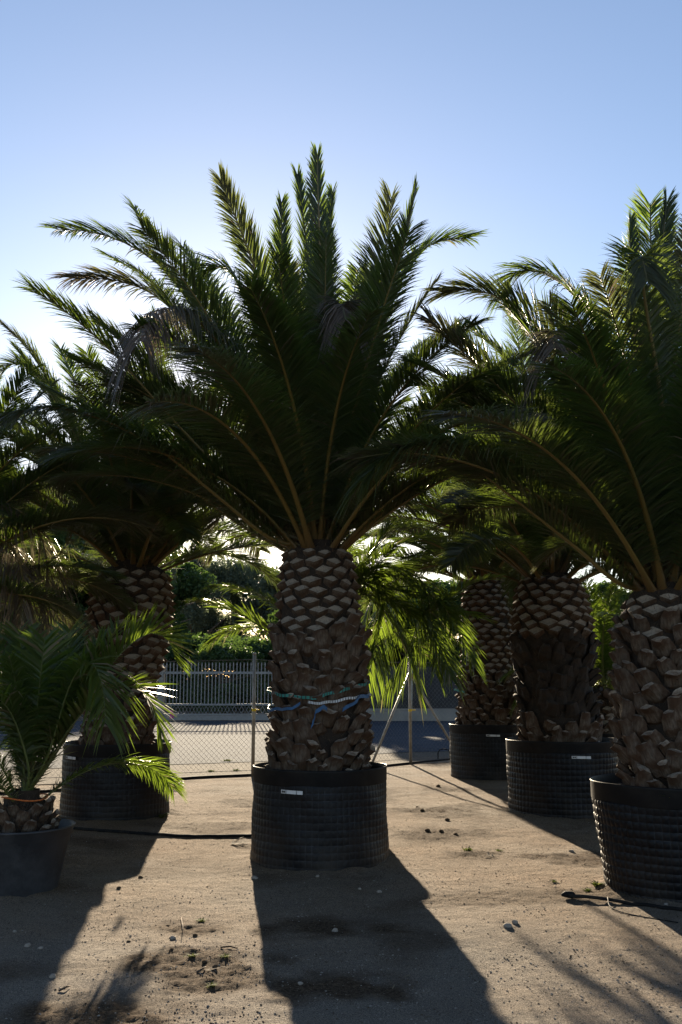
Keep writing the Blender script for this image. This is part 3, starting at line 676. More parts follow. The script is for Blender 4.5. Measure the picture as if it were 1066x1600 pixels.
# palm hidden behind the centre one: only its fronds show on both sides
xb = P(503, 1200, 11.35)[0]
big_pot((xb, 11.35, 0), 'black nursery pot hidden behind the centre pot', .50, .51, .80, 16, rows=11)
t, O = place_palm('palm behind the centre trunk with low drooping bright fronds', 503, 11.35, .72, [(0.02, .30), (.5, .30), (.9, .29), (1.15, .24)], (0, 0), 10, .5, 11, .1, (3, 4, 4, 0), .75, sets=SETY)
for pts, dY, kw in [
    ([(310, 940), (345, 948), (385, 965), (425, 990), (470, 1000)], -.4, dict()),
    ([(600, 1075), (640, 1010), (655, 940), (620, 890), (560, 900)], -.2, dict(droop=.6)),
    ([(740, 1040), (715, 985), (680, 930), (630, 890), (560, 900)], -1.3, dict(droop=.4)),
    ([(770, 900), (730, 915), (690, 945), (650, 960), (560, 930)], -1.1, dict()),
    ([(575, 1060), (590, 1000), (600, 930), (575, 890), (535, 900)], -.5, dict(droop=.6)),
    ([(680, 1050), (680, 1000), (660, 940), (620, 900), (550, 910)], -.9, dict(droop=.4)),
    ([(690, 840), (640, 845), (590, 870), (540, 920)], .3, dict()),
    ([(610, 820), (590, 850), (560, 890), (530, 930)], .3, dict()),
    ([(655, 1078), (640, 1030), (620, 985), (590, 945), (540, 920)], -.1, dict(droop=.6)),
    ([(705, 1060), (690, 1020), (660, 975), (610, 935), (550, 915)], -1.1, dict(droop=.4)),
    ([(748, 965), (715, 955), (670, 940), (610, 920), (550, 915)], -1.2, dict()),
]:
    hs += 1; hero(t, O, pts, dY, hs, n=95, Lmax=.44, width=.022, leaf='leaf_young', ribm='rib_young', rib=.018, **kw)
# young palm behind the right row
xq = P(948, 1200, 15.5)[0]
big_pot((xq, 15.5, 0), 'black nursery pot hidden behind the right row', .52, .53, .8, 17, rows=11)
t, O = place_palm('young bright green palm seen between the two right-hand trunks', 948, 15.5, .74, [(0.02, .3), (.4, .3), (.7, .26)], (0, 0), 12, .2, 10, .1, (7, 8, 6, 3), .85, sets=SETY)
# palm beyond the left edge, only its hanging fronds reach in
xo = P(-150, 1200, 11.0)[0]
big_pot((xo, 11.0, 0), 'black nursery pot just beyond the left edge', .62, .61, .84, 18, rows=12)
t, O = place_palm('palm at the left edge with dry hanging fronds', -150, 11.0, .75, [(0.02, .42), (.6, .42), (1.2, .42), (1.7, .36)], (0, 0), 13, .7, 12, .1, (4, 6, 8, 8, 8, 6), .8)
for pts, dY, kw in [([(60, 1000), (75, 900), (55, 820), (0, 790), (-80, 830)], -.4, dict(dry_all=.8, droop=.8)), ([(30, 990), (35, 900), (10, 850), (-50, 840)], -.8, dict(dry_all=.9, droop=.8)), ([(130, 780), (100, 860), (60, 880), (-20, 870)], .2, dict(dry_all=.5, droop=.5))]:
    hs += 1; hero(t, O, pts, dY, hs, n=110, **kw)

# small palm in a bucket pot, near left
x0 = P(22, 1345, 8.0)[0]
t = thing('bucket_pot', 'small round grey-black bucket pot at the left edge', 'plant pot', (x0, 8.0, 0))
b = MB(); lathe(b, [(.30, -.01), (.325, .0), (.335, .02), (.40, .34), (.405, .345), (.410, .40), (.428, .41), (.432, .465), (.445, .47), (.448, .482), (.440, .488), (.425, .48), (.41, .40), (.40, .36)], 72, 0, .004, 3)
b.build('body', M['bucket'], t, True); obj('soil', soil_mesh(.405, .40, 4), t)
t = thing('small_palm', 'young palm with bright backlit fronds in the small bucket pot', 'palm tree', (x0 + .06, 8.0, .38))
trunk_of(t, [(0.02, .20), (.1, .215), (.2, .19), (.30, .14)], (0, 0), 14, 9, 9, .075, .62)
crown(t, (0, 0, .34), SETY, (3, 3, 2, 0), 77, .62, skip=lambda a, ci: a > 5.3 or a < .4)
O = (x0 + .06, 8.0, .70)
for pts, dY, kw in [
    ([(276, 1035), (262, 1000), (232, 990), (188, 1022), (140, 1090), (80, 1190)], .2, dict(leaf='leaf_young', vee=32, droop=.05)),
    ([(252, 1150), (240, 1105), (212, 1075), (165, 1080), (115, 1130), (70, 1200)], -.1, dict(leaf='leaf_young', vee=10, droop=.1)),
    ([(165, 1130), (160, 1070), (140, 1035), (110, 1070), (75, 1180)], -.5, dict(droop=.5)),
    ([(30, 985), (40, 1060), (48, 1140), (52, 1200)], .5, dict()),
    ([(-40, 1020), (0, 1060), (28, 1130), (45, 1200)], -.2, dict()),
    ([(110, 985), (98, 1050), (75, 1130), (58, 1200)], .5, dict()),
    ([(-30, 1130), (-10, 1090), (20, 1120), (45, 1200)], -.5, dict(droop=.5)),
    ([(215, 975), (185, 985), (150, 1030), (115, 1095), (75, 1190)], .45, dict(leaf='leaf_young')),
    ([(160, 1000), (140, 1030), (105, 1090), (68, 1190)], .1, dict()),
    ([(70, 1000), (62, 1070), (56, 1140), (52, 1200)], -.3, dict()),
    ([(-20, 1000), (8, 1040), (30, 1110), (46, 1200)], .3, dict()),
]:
    hs += 1; hero(t, O, pts, dY, hs, **{**dict(n=66, Lmax=.42, width=.021, leaf='leaf_young', ribm='rib_young', rib=.014, t0=.26, spread=(66, 42), droop=.14), **kw})

# ------------------------------------------------------------------ chain-link fence
def fence():
    pts = FENCE[1:7]
    o = pts[0]; t = thing('chain_link_fence', 'wire chain-link fence with thin steel posts along the road', 'fence', (o[0], o[1], 0))
    def loc(x, y, z): return (x - o[0], y - o[1], z)
    H = 1.92
    for (xa, ya), (xb, yb) in zip(pts[:-1], pts[1:]):
        L = math.hypot(xb - xa, yb - ya); b = MB(); st = 0.085; n = int(L / st)
        V = []; F = []; nv = 0; dx, dy = (xb - xa) / L, (yb - ya) / L; w = .0014
        def wire(s0, z0, s1, z1):
            nonlocal nv
            a = np.array(loc(xa + dx * s0, ya + dy * s0, z0)); c = np.array(loc(xa + dx * s1, ya + dy * s1, z1)); d = unit(c - a)
            e1 = unit(np.cross(d, [-dy, dx, 0])) * w; e2 = np.array([-dy, dx, 0]) * w
            for p in (a, c): V.extend([p + e1, p - e1 * .5 + e2 * .87, p - e1 * .5 - e2 * .87])
            for j in range(3): F.append((nv + j, nv + (j + 1) % 3, nv + 3 + (j + 1) % 3, nv + 3 + j))
            nv += 6
        hz = H - .06
        for k in range(-int(hz / st), n + 1):
            s0 = k * st; s1 = s0 + hz; z0, z1 = .06, H
            if s0 < 0: z0 += -s0; s0 = 0
            if s1 > L: z1 -= s1 - L; s1 = L
            if z1 - z0 > .03: wire(s0, z0, s1, z1); wire(L - s0, z0, L - s1, z1)
        m = mesh_np('wire_mesh', np.array(V), np.array(F), M['wire']); w_ = obj('wire_mesh', m, t); w_['kind'] = 'stuff'
        for z in (.10, 1.0, H):
            b.tube([loc(xa + (xb - xa) * q, ya + (yb - ya) * q, z - .05 * math.sin(math.pi * q) * (z > 1.5)) for q in np.linspace(0, 1, 7)], .0035, 4)
        b.build('tension_wire', M['wire'], t)
    ps = []
    for (xa, ya), (xb, yb) in zip(pts[:-1], pts[1:]):
        L = math.hypot(xb - xa, yb - ya); k = max(1, round(L / 3.4))
        for i in range(k): ps.append((xa + (xb - xa) * i / k, ya + (yb - ya) * i / k))
    for x, y in ps:
        b = MB(); b.tube([loc(x, y - .03, -.05), loc(x, y - .03, 2.0)], .030, 10); q = b.build('post', M['steel'], t, True)
        b = MB(); b.tube([loc(x, y - .03, 2.0), loc(x, y - .03, 2.02), loc(x, y - .03, 2.035)], [.034, .034, .015], 10); b.build('post_cap', M['steel'], q, True)
    cx, cy = FENCE[4]
    for ex, ey in (((cx - .80), cy - .72), ((cx + 1.05), cy + .38)):
        b = MB(); b.tube([loc(cx, cy - .03, 1.72), loc(ex, ey - .03, -.03)], .024, 8); b.build('brace', M['steel'], t, True)
    for (x, y), z in (((cx, cy), .98), (FENCE[3], 1.06)):
        b = MB(); b.tube([loc(x, y - .03, z), loc(x, y - .03, z + .045)], .034, 10); b.box(loc(x + .06, y - .05, z + .03), (.09, .006, .02), .3); b.build('tape_mark', M['yellow'], t)
fence()

# ------------------------------------------------------------------ sliding gate, pillar and low wall over the road
def gate():
    t = thing('metal_gate', 'pale picket sliding gate across the road', 'gate', (-9.2, 38.75, 0))
    L = 8.4
    for z, h in ((.16, .24), (.62, .07), (1.82, .09)):
        b = MB(); b.box((L / 2, 0, z), (L, .06, h)); b.build('rail', M['gate'], t)
    n = int(L / .135); V0 = MB(); V0.box((0, 0, 0), (.034, .034, 1.46)); V0.tube([(0, 0, .73), (0, 0, .80), (0, 0, .86)], [.026, .02, .002], 4); me = V0.mesh('bar', M['gate'])
    for i in range(n): obj('bar', me, t, (.07 + i * .135, 0.002, 1.39 - .02))
    b = MB()
    for i in range(int(L / .27)):
        x = .13 + i * .27; b.tube([(x - .13, 0, .29), (x, 0, .56), (x + .13, 0, .29)], .012, 4); b.tube([(x - .13, .02, .56), (x, .02, .29), (x + .13, .02, .56)], .012, 4)
    b.build('lattice', M['gate'], t)
gate()
def pillar(x, w, h, label):
    t = thing('gate_pillar', label, 'pillar', (x, 38.8, 0)); b = MB(); b.box((0, 0, h / 2 - .02), (w, .45, h + .04)); b.build('shaft', M['plaster'], t)
    b = MB(); b.box((0, 0, h + .05), (w + .08, .53, .08)); b.build('cap', M['plaster'], t)
pillar(P(243, 1100, 38.8)[0], .62, 2.0, 'pale plastered pillar at the left end of the gate')
pillar(-.45, .5, 2.0, 'pale plastered pillar at the right end of the gate')
def low_wall():
    t = thing('low_wall', 'low pale kerb wall with dark net screen beyond the road', 'wall', (8, 38.85, 0))
    b = MB(); b.box((0, 0, .22), (16.2, .25, .50)); b.build('base', M['plaster'], t)
    b = MB(); n = 60
    V = []; F = []
    for i in range(n + 1):
        x = -8.0 + 16 * i / n; y = .06 * math.sin(i * 1.3) + .03 * math.sin(i * 3.1); V += [(x, y, .45), (x, y + .02, 1.2), (x, y - .01, 2.05)]
        if i:
            for k in (0, 1): F.append((3 * i - 3 + k, 3 * i + k, 3 * i + k + 1, 3 * i - 2 + k))
    b.add(V, F); b.build('net_screen', M['shade'], t, True)
    for i in range(7):
        b = MB(); b.tube([(-7.9 + i * 2.62, -.09, .3), (-7.9 + i * 2.62, -.09, 2.12)], .03, 8); b.build('post', M['steel'], t, True)
low_wall()
t = thing('low_wall', 'low pale wall left of the gate behind the palms', 'wall', (-18, 38.85, 0))
b = MB(); b.box((0, 0, .4), (15.6, .25, .85)); b.build('base', M['plaster'], t); b = MB(); b.box((0, 0, .87), (15.7, .33, .08)); b.build('coping', M['plaster'], t)

# ------------------------------------------------------------------ trees beyond the road
def tree_meshes(seed, h, rx, mat, nl, leaf, low=.25, wisp=0.0, full=False):
    rg = random.Random(seed); nr = np.random.default_rng(seed)
    b = MB(); limbs = []
    b.tube([(0, 0, -.1), (.05, .02, h * .2), (.12 * rg.uniform(-1, 1), .1, h * .42), (.2 * rg.uniform(-1, 1), 0, h * .75)], [h * .028, h * .022, h * .016, h * .005], 8)
    ends = []
    for k in range(11):
        a = rg.uniform(0, 6.28); z0 = h * rg.uniform(.18, .5); L = rx * rg.uniform(.5, .95); z1 = z0 + h * rg.uniform(.12, .38)
        p1 = (math.cos(a) * L * .5, math.sin(a) * L * .5, z0 + (z1 - z0) * .6); p2 = (math.cos(a) * L, math.sin(a) * L, z1)
        b.tube([(0, 0, z0), p1, p2], [h * .013, h * .008, h * .003], 5); ends += [p1, p2]
    tr = b.mesh('trunk', M['bark'], True)
    # clumps of leaves
    C = []
    for k in range(46):
        z = low + (1 - low) * rg.random() ** .85; env = math.sin(math.pi * min(1, .18 + .82 * (1 - (z - low) / (1 - low)))) ** .6
        if full: env = math.sqrt(max(0, 1 - (z * .95) ** 2.5))
        a = rg.uniform(0, 6.28); q = rx * env * rg.random() ** .55; C.append((q * math.cos(a), q * math.sin(a), h * (z - .02), rx * rg.uniform(.16, .34)))
    C = np.array(C); ci = nr.integers(0, len(C), nl); d = unit(nr.normal(size=(nl, 3))) * nr.random((nl, 1)) ** .42
    p = C[ci, :3] + d * C[ci, 3:4] * np.array([1, 1, .8]); p[:, 2] -= wisp * nr.random(nl) ** 2 * rx * .4
    ax = unit(nr.normal(size=(nl, 3)) + np.array([0, 0, -wisp * 1.5])); bx = unit(np.cross(ax, nr.normal(size=(nl, 3))))
    ln = leaf * nr.uniform(.7, 1.4, (nl, 1)); wd = ln * (.5 - .25 * wisp)
    V = np.stack([p - ax * ln / 2, p + bx * wd / 2, p + ax * ln / 2, p - bx * wd / 2], 1).reshape(-1, 3)
    F = np.arange(nl * 4).reshape(-1, 4); rnd = np.repeat(np.clip(nr.random(nl) * .6 + .4 * (ci % 5) / 4, 0, 1), 4)
    cr = mesh_np('crown', V, F, mat, attrs={'rnd': rnd, 'dry': np.zeros(nl * 4)})
    return tr, cr
TM = {'wispy': tree_meshes(1, 12, 4.4, M['treeleaf'], 34000, .30, .06, .6), 'round': tree_meshes(2, 10, 4.2, M['treeleaf'], 32000, .32, .06, .2), 'dark': tree_meshes(3, 12, 4.6, M['treedark'], 34000, .34, .02, .1), 'bush': tree_meshes(4, 5, 3.4, M['treedark'], 14000, .24, .0, .1, True)}
def tree(kind, u, Y, h, label, base_h, wid=1.0, rz=0.0):
    x = P(u, 1050, Y)[0]; t = thing({'bush': 'hedge_bush'}.get(kind, 'background_tree'), label, 'bush' if kind == 'bush' else 'tree', (x, Y, 0), rz, 'trees beyond the road')
    s = h / base_h; tr, cr = TM[kind]
    obj('trunk', tr, t, None, None, (s * wid, s * wid, s)); obj('crown', cr, t, None, None, (s * wid, s * wid, s))
def th(v, Y): return 1.6 + Y * math.tan(PITCH + math.atan((800 - v) / FPX))
for kind, u, Y, v, bh, wid, rz, lb in [
    ('dark', -20, 62, 720, 12, 1.15, .3, 'tall dark tree at the far left behind the palms'),
    ('dark', 105, 66, 760, 12, 1.1, 1.9, 'dark tree left of the stout palm trunk'),
    ('dark', 215, 84, 850, 12, 1.1, 4.1, 'dark evergreen behind the stout left palm'),
    ('wispy', 300, 104, 868, 12, 1.15, 0, 'feathery grey-green tree left of the sky gap above the gate'),
    ('wispy', 372, 108, 878, 12, 1.0, 2.2, 'hazy grey-green tree in the sky gap above the gate'),
    ('round', 440, 102, 895, 10, 1.1, 1.0, 'grey-green tree just left of the centre trunk'),
    ('round', 745, 47, 905, 10, 1.1, 3.0, 'tree behind the far palm trunk'),
    ('dark', 545, 46, 915, 12, 1.5, .7, 'dark tree behind the centre trunk'),
    ('dark', 660, 47, 905, 12, 1.5, 5.0, 'dark tree behind the net screen right of centre'),
    ('round', 815, 47, 885, 10, 1.0, .4, 'blue-green tree between the two farther right trunks'),
    ('dark', 900, 47, 915, 12, 1.3, 2.6, 'tree low between the right-hand palms'),
    ('dark', 1010, 47, 905, 12, 1.2, 1.1, 'dark tree behind the right-hand palm trunk'),
    ('round', 1110, 62, 880, 10, 1.2, 1.1, 'tree at the far right edge behind the palms'),
    ('bush', 245, 54, 1000, 5, 1.3, 0, 'dark bush behind the gate by its pillar'),
    ('bush', 330, 55, 1002, 5, 1.4, 2, 'dark hedge bush behind the middle of the gate'),
    ('bush', 415, 54, 1004, 5, 1.3, 4, 'dark bush behind the right end of the gate'),
    ('bush', 348, 50, 1012, 5, 1.2, 1.5, 'low dark bush just behind the middle of the gate'),
    ('bush', 290, 58, 1000, 5, 1.3, 2.5, 'dark bush behind the left half of the gate'),
    ('bush', 372, 58, 1003, 5, 1.3, 5.5, 'dark bush behind the right half of the gate'),
    ('bush', 75, 57, 960, 5, 1.3, 4.4, 'dark bush behind the small palm'),
    ('bush', 185, 58, 980, 5, 1.3, 4.9, 'dark bush hidden behind the stout left trunk'),
    ('dark', 40, 58, 800, 12, 1.0, 5.2, 'dense dark tree behind the small palm'),
    ('dark', 160, 62, 850, 12, 1.0, 3.2, 'dark tree behind the stout left trunk'),
    ('bush', 130, 56, 985, 5, 1.3, 1, 'dark bush left of the gate'),
    ('bush', 30, 54, 980, 5, 1.3, 3, 'dark bush at the left edge'),
    ('bush', 600, 50, 1010, 5, 1.5, 3.3, 'dark bush above the net screen beside the centre trunk'),
    ('bush', 700, 50, 1010, 5, 1.5, 5.3, 'dark bush above the net screen beside the far palm'),
    ('bush', 820, 50, 1010, 5, 1.5, .3, 'dark bush between the farther right trunks'),
    ('bush', 940, 50, 1000, 5, 1.5, 1.3, 'dark bush between the right-hand trunks'),
]: tree(kind, u, Y, th(v, Y), lb, bh, wid, rz)

# ------------------------------------------------------------------ straps and ribbons
def strap(name, label, cen, r, path, w, mat, stripe=None, z=0):
    """path: (angle, height) pairs; the strap hugs the trunk at radius r"""
    t = thing(name, label, 'strap', (cen[0], cen[1], z)); pts = []
    for i in range(len(path) - 1):
        for q in np.linspace(0, 1, 7, endpoint=False):
            a = path[i][0] + (path[i + 1][0] - path[i][0]) * q; zz = path[i][1] + (path[i + 1][1] - path[i][1]) * q; rr = r + .012 * math.sin(a * 9 + zz * 20)
            pts.append((rr * math.cos(a), rr * math.sin(a), zz - z + .004 * math.sin(a * 17)))
    b = MB(); b.ribbon(pts, [(0.15 * math.cos(i * .9), .15 * math.sin(i * .9), 1) for i in range(len(pts))], w, .004); o = b.build('webbing', mat, t)
    if stripe:
        b = MB()
        for i in range(0, len(pts) - 1, 1):
            p = np.array(pts[i]); q = np.array(pts[i + 1]); n = np.array([p[0], p[1], 0]); n /= np.linalg.norm(n)
            a, c = p + (q - p) * .3, p + (q - p) * .55
            b.ribbon([a + n * .004, c + n * .004], [(0, 0, 1)] * 2, w * .95, .002)
        b.build('stripe', stripe, o)['kind'] = 'stuff'
    return t
D = R
cc = (c_loc[0] - .015, c_loc[1])
strap('ratchet_strap', 'teal ribbed strap tied round the centre palm trunk', cc, .462, [(D(-200), 1.52), (D(-160), 1.47), (D(-130), 1.455), (D(-95), 1.43), (D(-75), 1.475), (D(-50), 1.52), (D(-20), 1.56), (D(20), 1.57)], .026, M['teal'], M['ink'], 1.4)
strap('ratchet_strap', 'blue strap hanging slack below the teal one on centre palm', cc, .47, [(D(-200), 1.36), (D(-165), 1.32), (D(-140), 1.335), (D(-118), 1.34), (D(-108), 1.40)], .026, M['blue'], None, 1.3)
strap('ratchet_strap', 'white and blue strap with dark stitches round the centre trunk', cc, .475, [(D(-100), 1.395), (D(-88), 1.39), (D(-75), 1.40), (D(-55), 1.43), (D(-30), 1.45), (D(0), 1.46)], .022, M['white'], M['ink'], 1.35)
strap('ratchet_strap', 'short blue strap end knotted on the front of the centre trunk', cc, .50, [(D(-96), 1.19), (D(-93), 1.26), (D(-92), 1.32), (D(-84), 1.36), (D(-80), 1.33)], .036, M['blue'], None, 1.2)
strap('ratchet_strap', 'blue strap crossing at the right side of the centre trunk', cc, .49, [(D(-63), 1.33), (D(-52), 1.38), (D(-42), 1.44), (D(-20), 1.45)], .032, M['blue'], None, 1.3)
strap('ratchet_strap', 'blue strap on the stout left palm above its pot', (xl, 12.3), .44, [(D(-125), 1.12), (D(-100), 1.11), (D(-82), 1.09)], .026, M['blue'], None, 1.05)
strap('ratchet_strap', 'turquoise strap low on the far palm by the fence', (x1, 17.0), .56, [(D(-170), 1.42), (D(-150), 1.40), (D(-138), 1.37)], .03, M['teal'], None, 1.35)
t = thing('plastic_ribbon', 'small pink ribbon hanging by the left pot rim', 'ribbon', P(266, 1118, 12.0)); b = MB(); b.ribbon([(0, 0, .06), (.01, 0, .02), (0, .01, -.04)], [(1, 0, .2)] * 3, .02, .002); b.ribbon([(0.01, 0, .06), (.035, 0, .0), (.03, .01, -.03)], [(1, .1, .2)] * 3, .018, .002); b.build('tails', M['pink'], t)
t = thing('twine', 'orange twine tied round the small palm stem', 'twine', (x0 + .06, 8.0, .69)); b = MB(); b.tube([(.17 * math.cos(a), .17 * math.sin(a), .012 * math.sin(a * 2)) for a in np.linspace(0, 6.2, 26)], .006, 6); b.build('loop', M['orange'], t)

# ------------------------------------------------------------------ hoses
def hose(label, pts, r, extra=None):
    C, L = resample(np.array(pts), max(24, 6 * len(pts))); C[:, 2] = [max(p[2], gz(p[0], p[1]) + r * .8) for p in C]
    o = C[0].copy(); t = thing('irrigation_hose', label, 'hose', o); b = MB(); b.tube([p - o for p in C], r, 8); b.build('pipe', M['hose'], t, True); return t, o
def gp(u, v, z=0.0): q = G(u, v); return (q[0], q[1], z)
hose('black irrigation hose lying between left pot and centre pot', [gp(110, 1296), gp(160, 1300), gp(215, 1304), gp(280, 1308), gp(340, 1309), gp(400, 1308), gp(470, 1300)], .016)
hose('black hose along the foot of the fence on the left', [gp(-60, 1245), gp(60, 1238), gp(200, 1226), gp(300, 1217), gp(400, 1212), gp(470, 1206)], .022)
hose('dark hose along the foot of the fence on the right', [gp(560, 1203), gp(620, 1196), gp(680, 1190), gp(740, 1184)], .022)
t, o = hose('black hose with end fitting beside the right-hand pot', [gp(888, 1405, .02), gp(920, 1408, .03), gp(970, 1413, .02), gp(1020, 1420), gp(1085, 1428)], .013)
b = MB(); e = np.array(gp(888, 1405, .03)) - o
b.tube([e + np.array([-.05, .0, .0]), e + np.array([-.02, 0, .005]), e + np.array([.03, 0, .0]), e + np.array([.05, 0, 0])], [.008, .022, .026, .016], 10); b.tube([e + np.array([-.005, -.03, .01]), e + np.array([-.005, .03, .01])], .012, 8); b.build('end_fitting', M['hose'], t, True)
b = MB(); C, _ = resample(np.array([gp(950, 1411, .04), gp(955, 1421, .015), gp(985, 1431, .01), gp(1060, 1444, .01)]), 20); b.tube([p - o for p in C], .004, 6); b.build('thin_tube', M['hose'], t, True)
# white coil of pipe behind the left pot
t = thing('pipe_coil', 'small coil of pale pipe beside the left pot', 'pipe', gp(272, 1230)); b = MB(); rg = random.Random(4)
b.tube([(.13 * math.cos(a) * (1 + .1 * math.sin(a * 1.7)), .16 * math.sin(a), .012 + .004 * a) for a in np.linspace(0, 19, 70)], .008, 6); b.build('loops', M['gate'], t, True)
# black hoop by the fence brace
t = thing('wire_hoop', 'small black hoop standing by the right fence brace', 'hoop', gp(694, 1186)); b = MB(); b.tube([(-.12, 0, -.02), (-.12, 0, .12), (-.09, 0, .18), (0, 0, .2), (.09, 0, .18), (.12, 0, .12), (.12, 0, -.02)], .012, 6); b.build('bow', M['hose'], t, True)

# ------------------------------------------------------------------ small plants, leaves, stones
def weed_mesh(seed, n, h, sp):
    nr = np.random.default_rng(seed); V = []; F = []; k = 0
    for i in range(n):
        a = nr.uniform(0, 6.28); L = h * nr.uniform(.5, 1.1); d = np.array([math.cos(a) * sp, math.sin(a) * sp, 1]); d /= np.linalg.norm(d); w = np.array([-math.sin(a), math.cos(a), 0]) * L * nr.uniform(.08, .16)
        p0 = np.array([nr.normal(0, h * .25), nr.normal(0, h * .25), -.01]); p1 = p0 + d * L * .6; p2 = p0 + d * L + np.array([math.cos(a), math.sin(a), -.5]) * L * .3
        V += [p0, p1 - w, p1 + w, p2]; F += [(k, k + 1, k + 3, k + 2)]; k += 4
    return mesh_np('leaves', np.array(V), np.array(F), M['weed'], attrs={'rnd': nr.random(k), 'dry': np.clip(nr.normal(.1, .2, k), 0, 1)})
WM = [weed_mesh(i, 46, .062, 1.0) for i in range(4)]
for i, (u, v, s, lb) in enumerate([
    (252, 1278, 1.6, 'green weed at the foot of the left pot'), (934, 1386, 1.2, 'bright weed at the foot of the right-hand pot'),
    (918, 1392, .8, 'small sprout just left of the right-hand pot'), (780, 1330, .7, 'small weed on the earth between the right pots'),
    (732, 1330, .9, 'low green weed patch right of the centre pot'), (866, 1378, .6, 'tiny weed in front of the right-hand pot'),
    (315, 1440, .7, 'small weed on the sunlit earth left of centre'), (300, 1500, .7, 'weed among dark clods in the left foreground'),
    (352, 1500, .6, 'little weed right of the dark clods'), (330, 1545, .6, 'low weed in the left foreground'),
    (370, 1205, 1.5, 'dry weed on the verge by the left post'), (330, 1206, 1.5, 'tall thin weed on the verge below the gate'), (355, 1190, 1.9, 'scrubby weed on the verge beside the road')]):
    q = G(u, v); t = thing('weed', lb, 'weed', (q[0], q[1], gz(q[0], q[1])), i * 1.1, 'weeds on the ground'); obj('leaves', WM[i % 4], t, None, None, s)
t = thing('weed', 'yellow-green weed growing inside the centre pot rim', 'weed', (c_loc[0] - .50, c_loc[1] - .12, .75), 0, 'weeds in the pots'); obj('leaves', WM[0], t, None, None, .9)
t = thing('weed', 'small green seedling inside the right-hand pot rim', 'weed', (x3 - .28, 7.45, .75), 0, 'weeds in the pots'); obj('leaves', WM[1], t, None, None, .9)
def dry_leaf(label, u, v, L, n, rz, seed):
    q = G(u, v); t = thing('dry_leaf', label, 'leaf', (q[0], q[1], gz(q[0], q[1]) + .006), rz); nr = np.random.default_rng(seed); V = []; F = []; k = 0
    for i in range(n):
        a = nr.uniform(-1.2, 1.2); l = L * nr.uniform(.5, 1); w = l * .035; d = np.array([math.cos(a), math.sin(a), nr.uniform(.0, .25)]); s = np.array([-math.sin(a), math.cos(a), 0]) * w; p = np.array([nr.uniform(0, L * .4), 0, 0.0])
        V += [p - s, p + s, p + d * l * .6 + s, p + d * l * .6 - s, p + d * l - np.array([0, 0, .02])]; F += [(k, k + 1, k + 2, k + 3), (k + 3, k + 2, k + 4, k + 4)]; k += 5
    F2 = np.array([f for f in F if f[2] != f[3]]); F3 = np.array([f[:3] for f in F if f[2] == f[3]])
    obj('blades', mesh_np('blades', np.array(V), [F2, F3], M['straw'], attrs={'rnd': nr.random(k), 'dry': np.zeros(k)}), t)
dry_leaf('pale dry leaf lying on the hose beside the centre pot', 358, 1320, .26, 16, .4, 1)
dry_leaf('dry straw scrap on the earth right of the centre pot', 770, 1340, .16, 6, 2.0, 2)
dry_leaf('small dry leaf scrap in the left foreground', 315, 1520, .14, 5, .3, 3)
for lb, a_, c_, r_ in [('thin dry stalk standing out of the earth in the left foreground', (283, 1436), (284, 1472), .003), ('short dry twig in the left foreground', (345, 1484), (370, 1487), .006), ('pale broken twig among the dark clods', (308, 1524), (322, 1515), .006), ('dry stick left of the shadow', (92, 1553), (110, 1546), .006)]:
    p, q = np.array(gp(*a_)), np.array(gp(*c_)); p[2] = gz(p[0], p[1]) + .006; q[2] = gz(q[0], q[1]) + .008
    t = thing('twig', lb, 'twig', p); b = MB(); m_ = (q - p) * .5 + np.array([.01, 0, .008]); b.tube([np.zeros(3), m_, q - p], [r_, r_ * .9, r_ * .5], 6); b.build('stem', M['straw'] if False else M['stub'], t, True)

def rock_mesh(seed, sq=.7):
    import bmesh
    bm = bmesh.new(); bmesh.ops.create_icosphere(bm, subdivisions=2, radius=1.0); rg = random.Random(seed); sx, sy = rg.uniform(.8, 1.2), rg.uniform(.8, 1.2)
    for v in bm.verts:
        k = 1 + .28 * mnoise.noise(v.co * 1.4 + Vector((seed * 3.1, 0, 0))) + .1 * mnoise.noise(v.co * 3.5 + Vector((0, seed, 0))); v.co = Vector((v.co.x * sx * k, v.co.y * sy * k, v.co.z * sq * k))
    me = bpy.data.meshes.new('rock'); bm.to_mesh(me); bm.free(); me.polygons.foreach_set('use_smooth', [False] * len(me.polygons)); return me
RM = []; CM = []
for i in range(5):
    a = rock_mesh(i); a.materials.append(M['stone']); RM.append(a); c = rock_mesh(i + 20, .6); c.materials.append(M['clod']); CM.append(c)
def rock(kind, label, u, v, r, i):
    q = G(u, v); o = obj('stone' if kind == 's' else 'earth_clod', (RM if kind == 's' else CM)[i % 5], None, (q[0], q[1], gz(q[0], q[1]) + r * .25), (random.uniform(-.3, .3), random.uniform(-.3, .3), random.uniform(0, 6)), r)
    tag(o, label, 'stone' if kind == 's' else 'clod', 'stones on the ground' if kind == 's' else 'clods of earth on the ground')
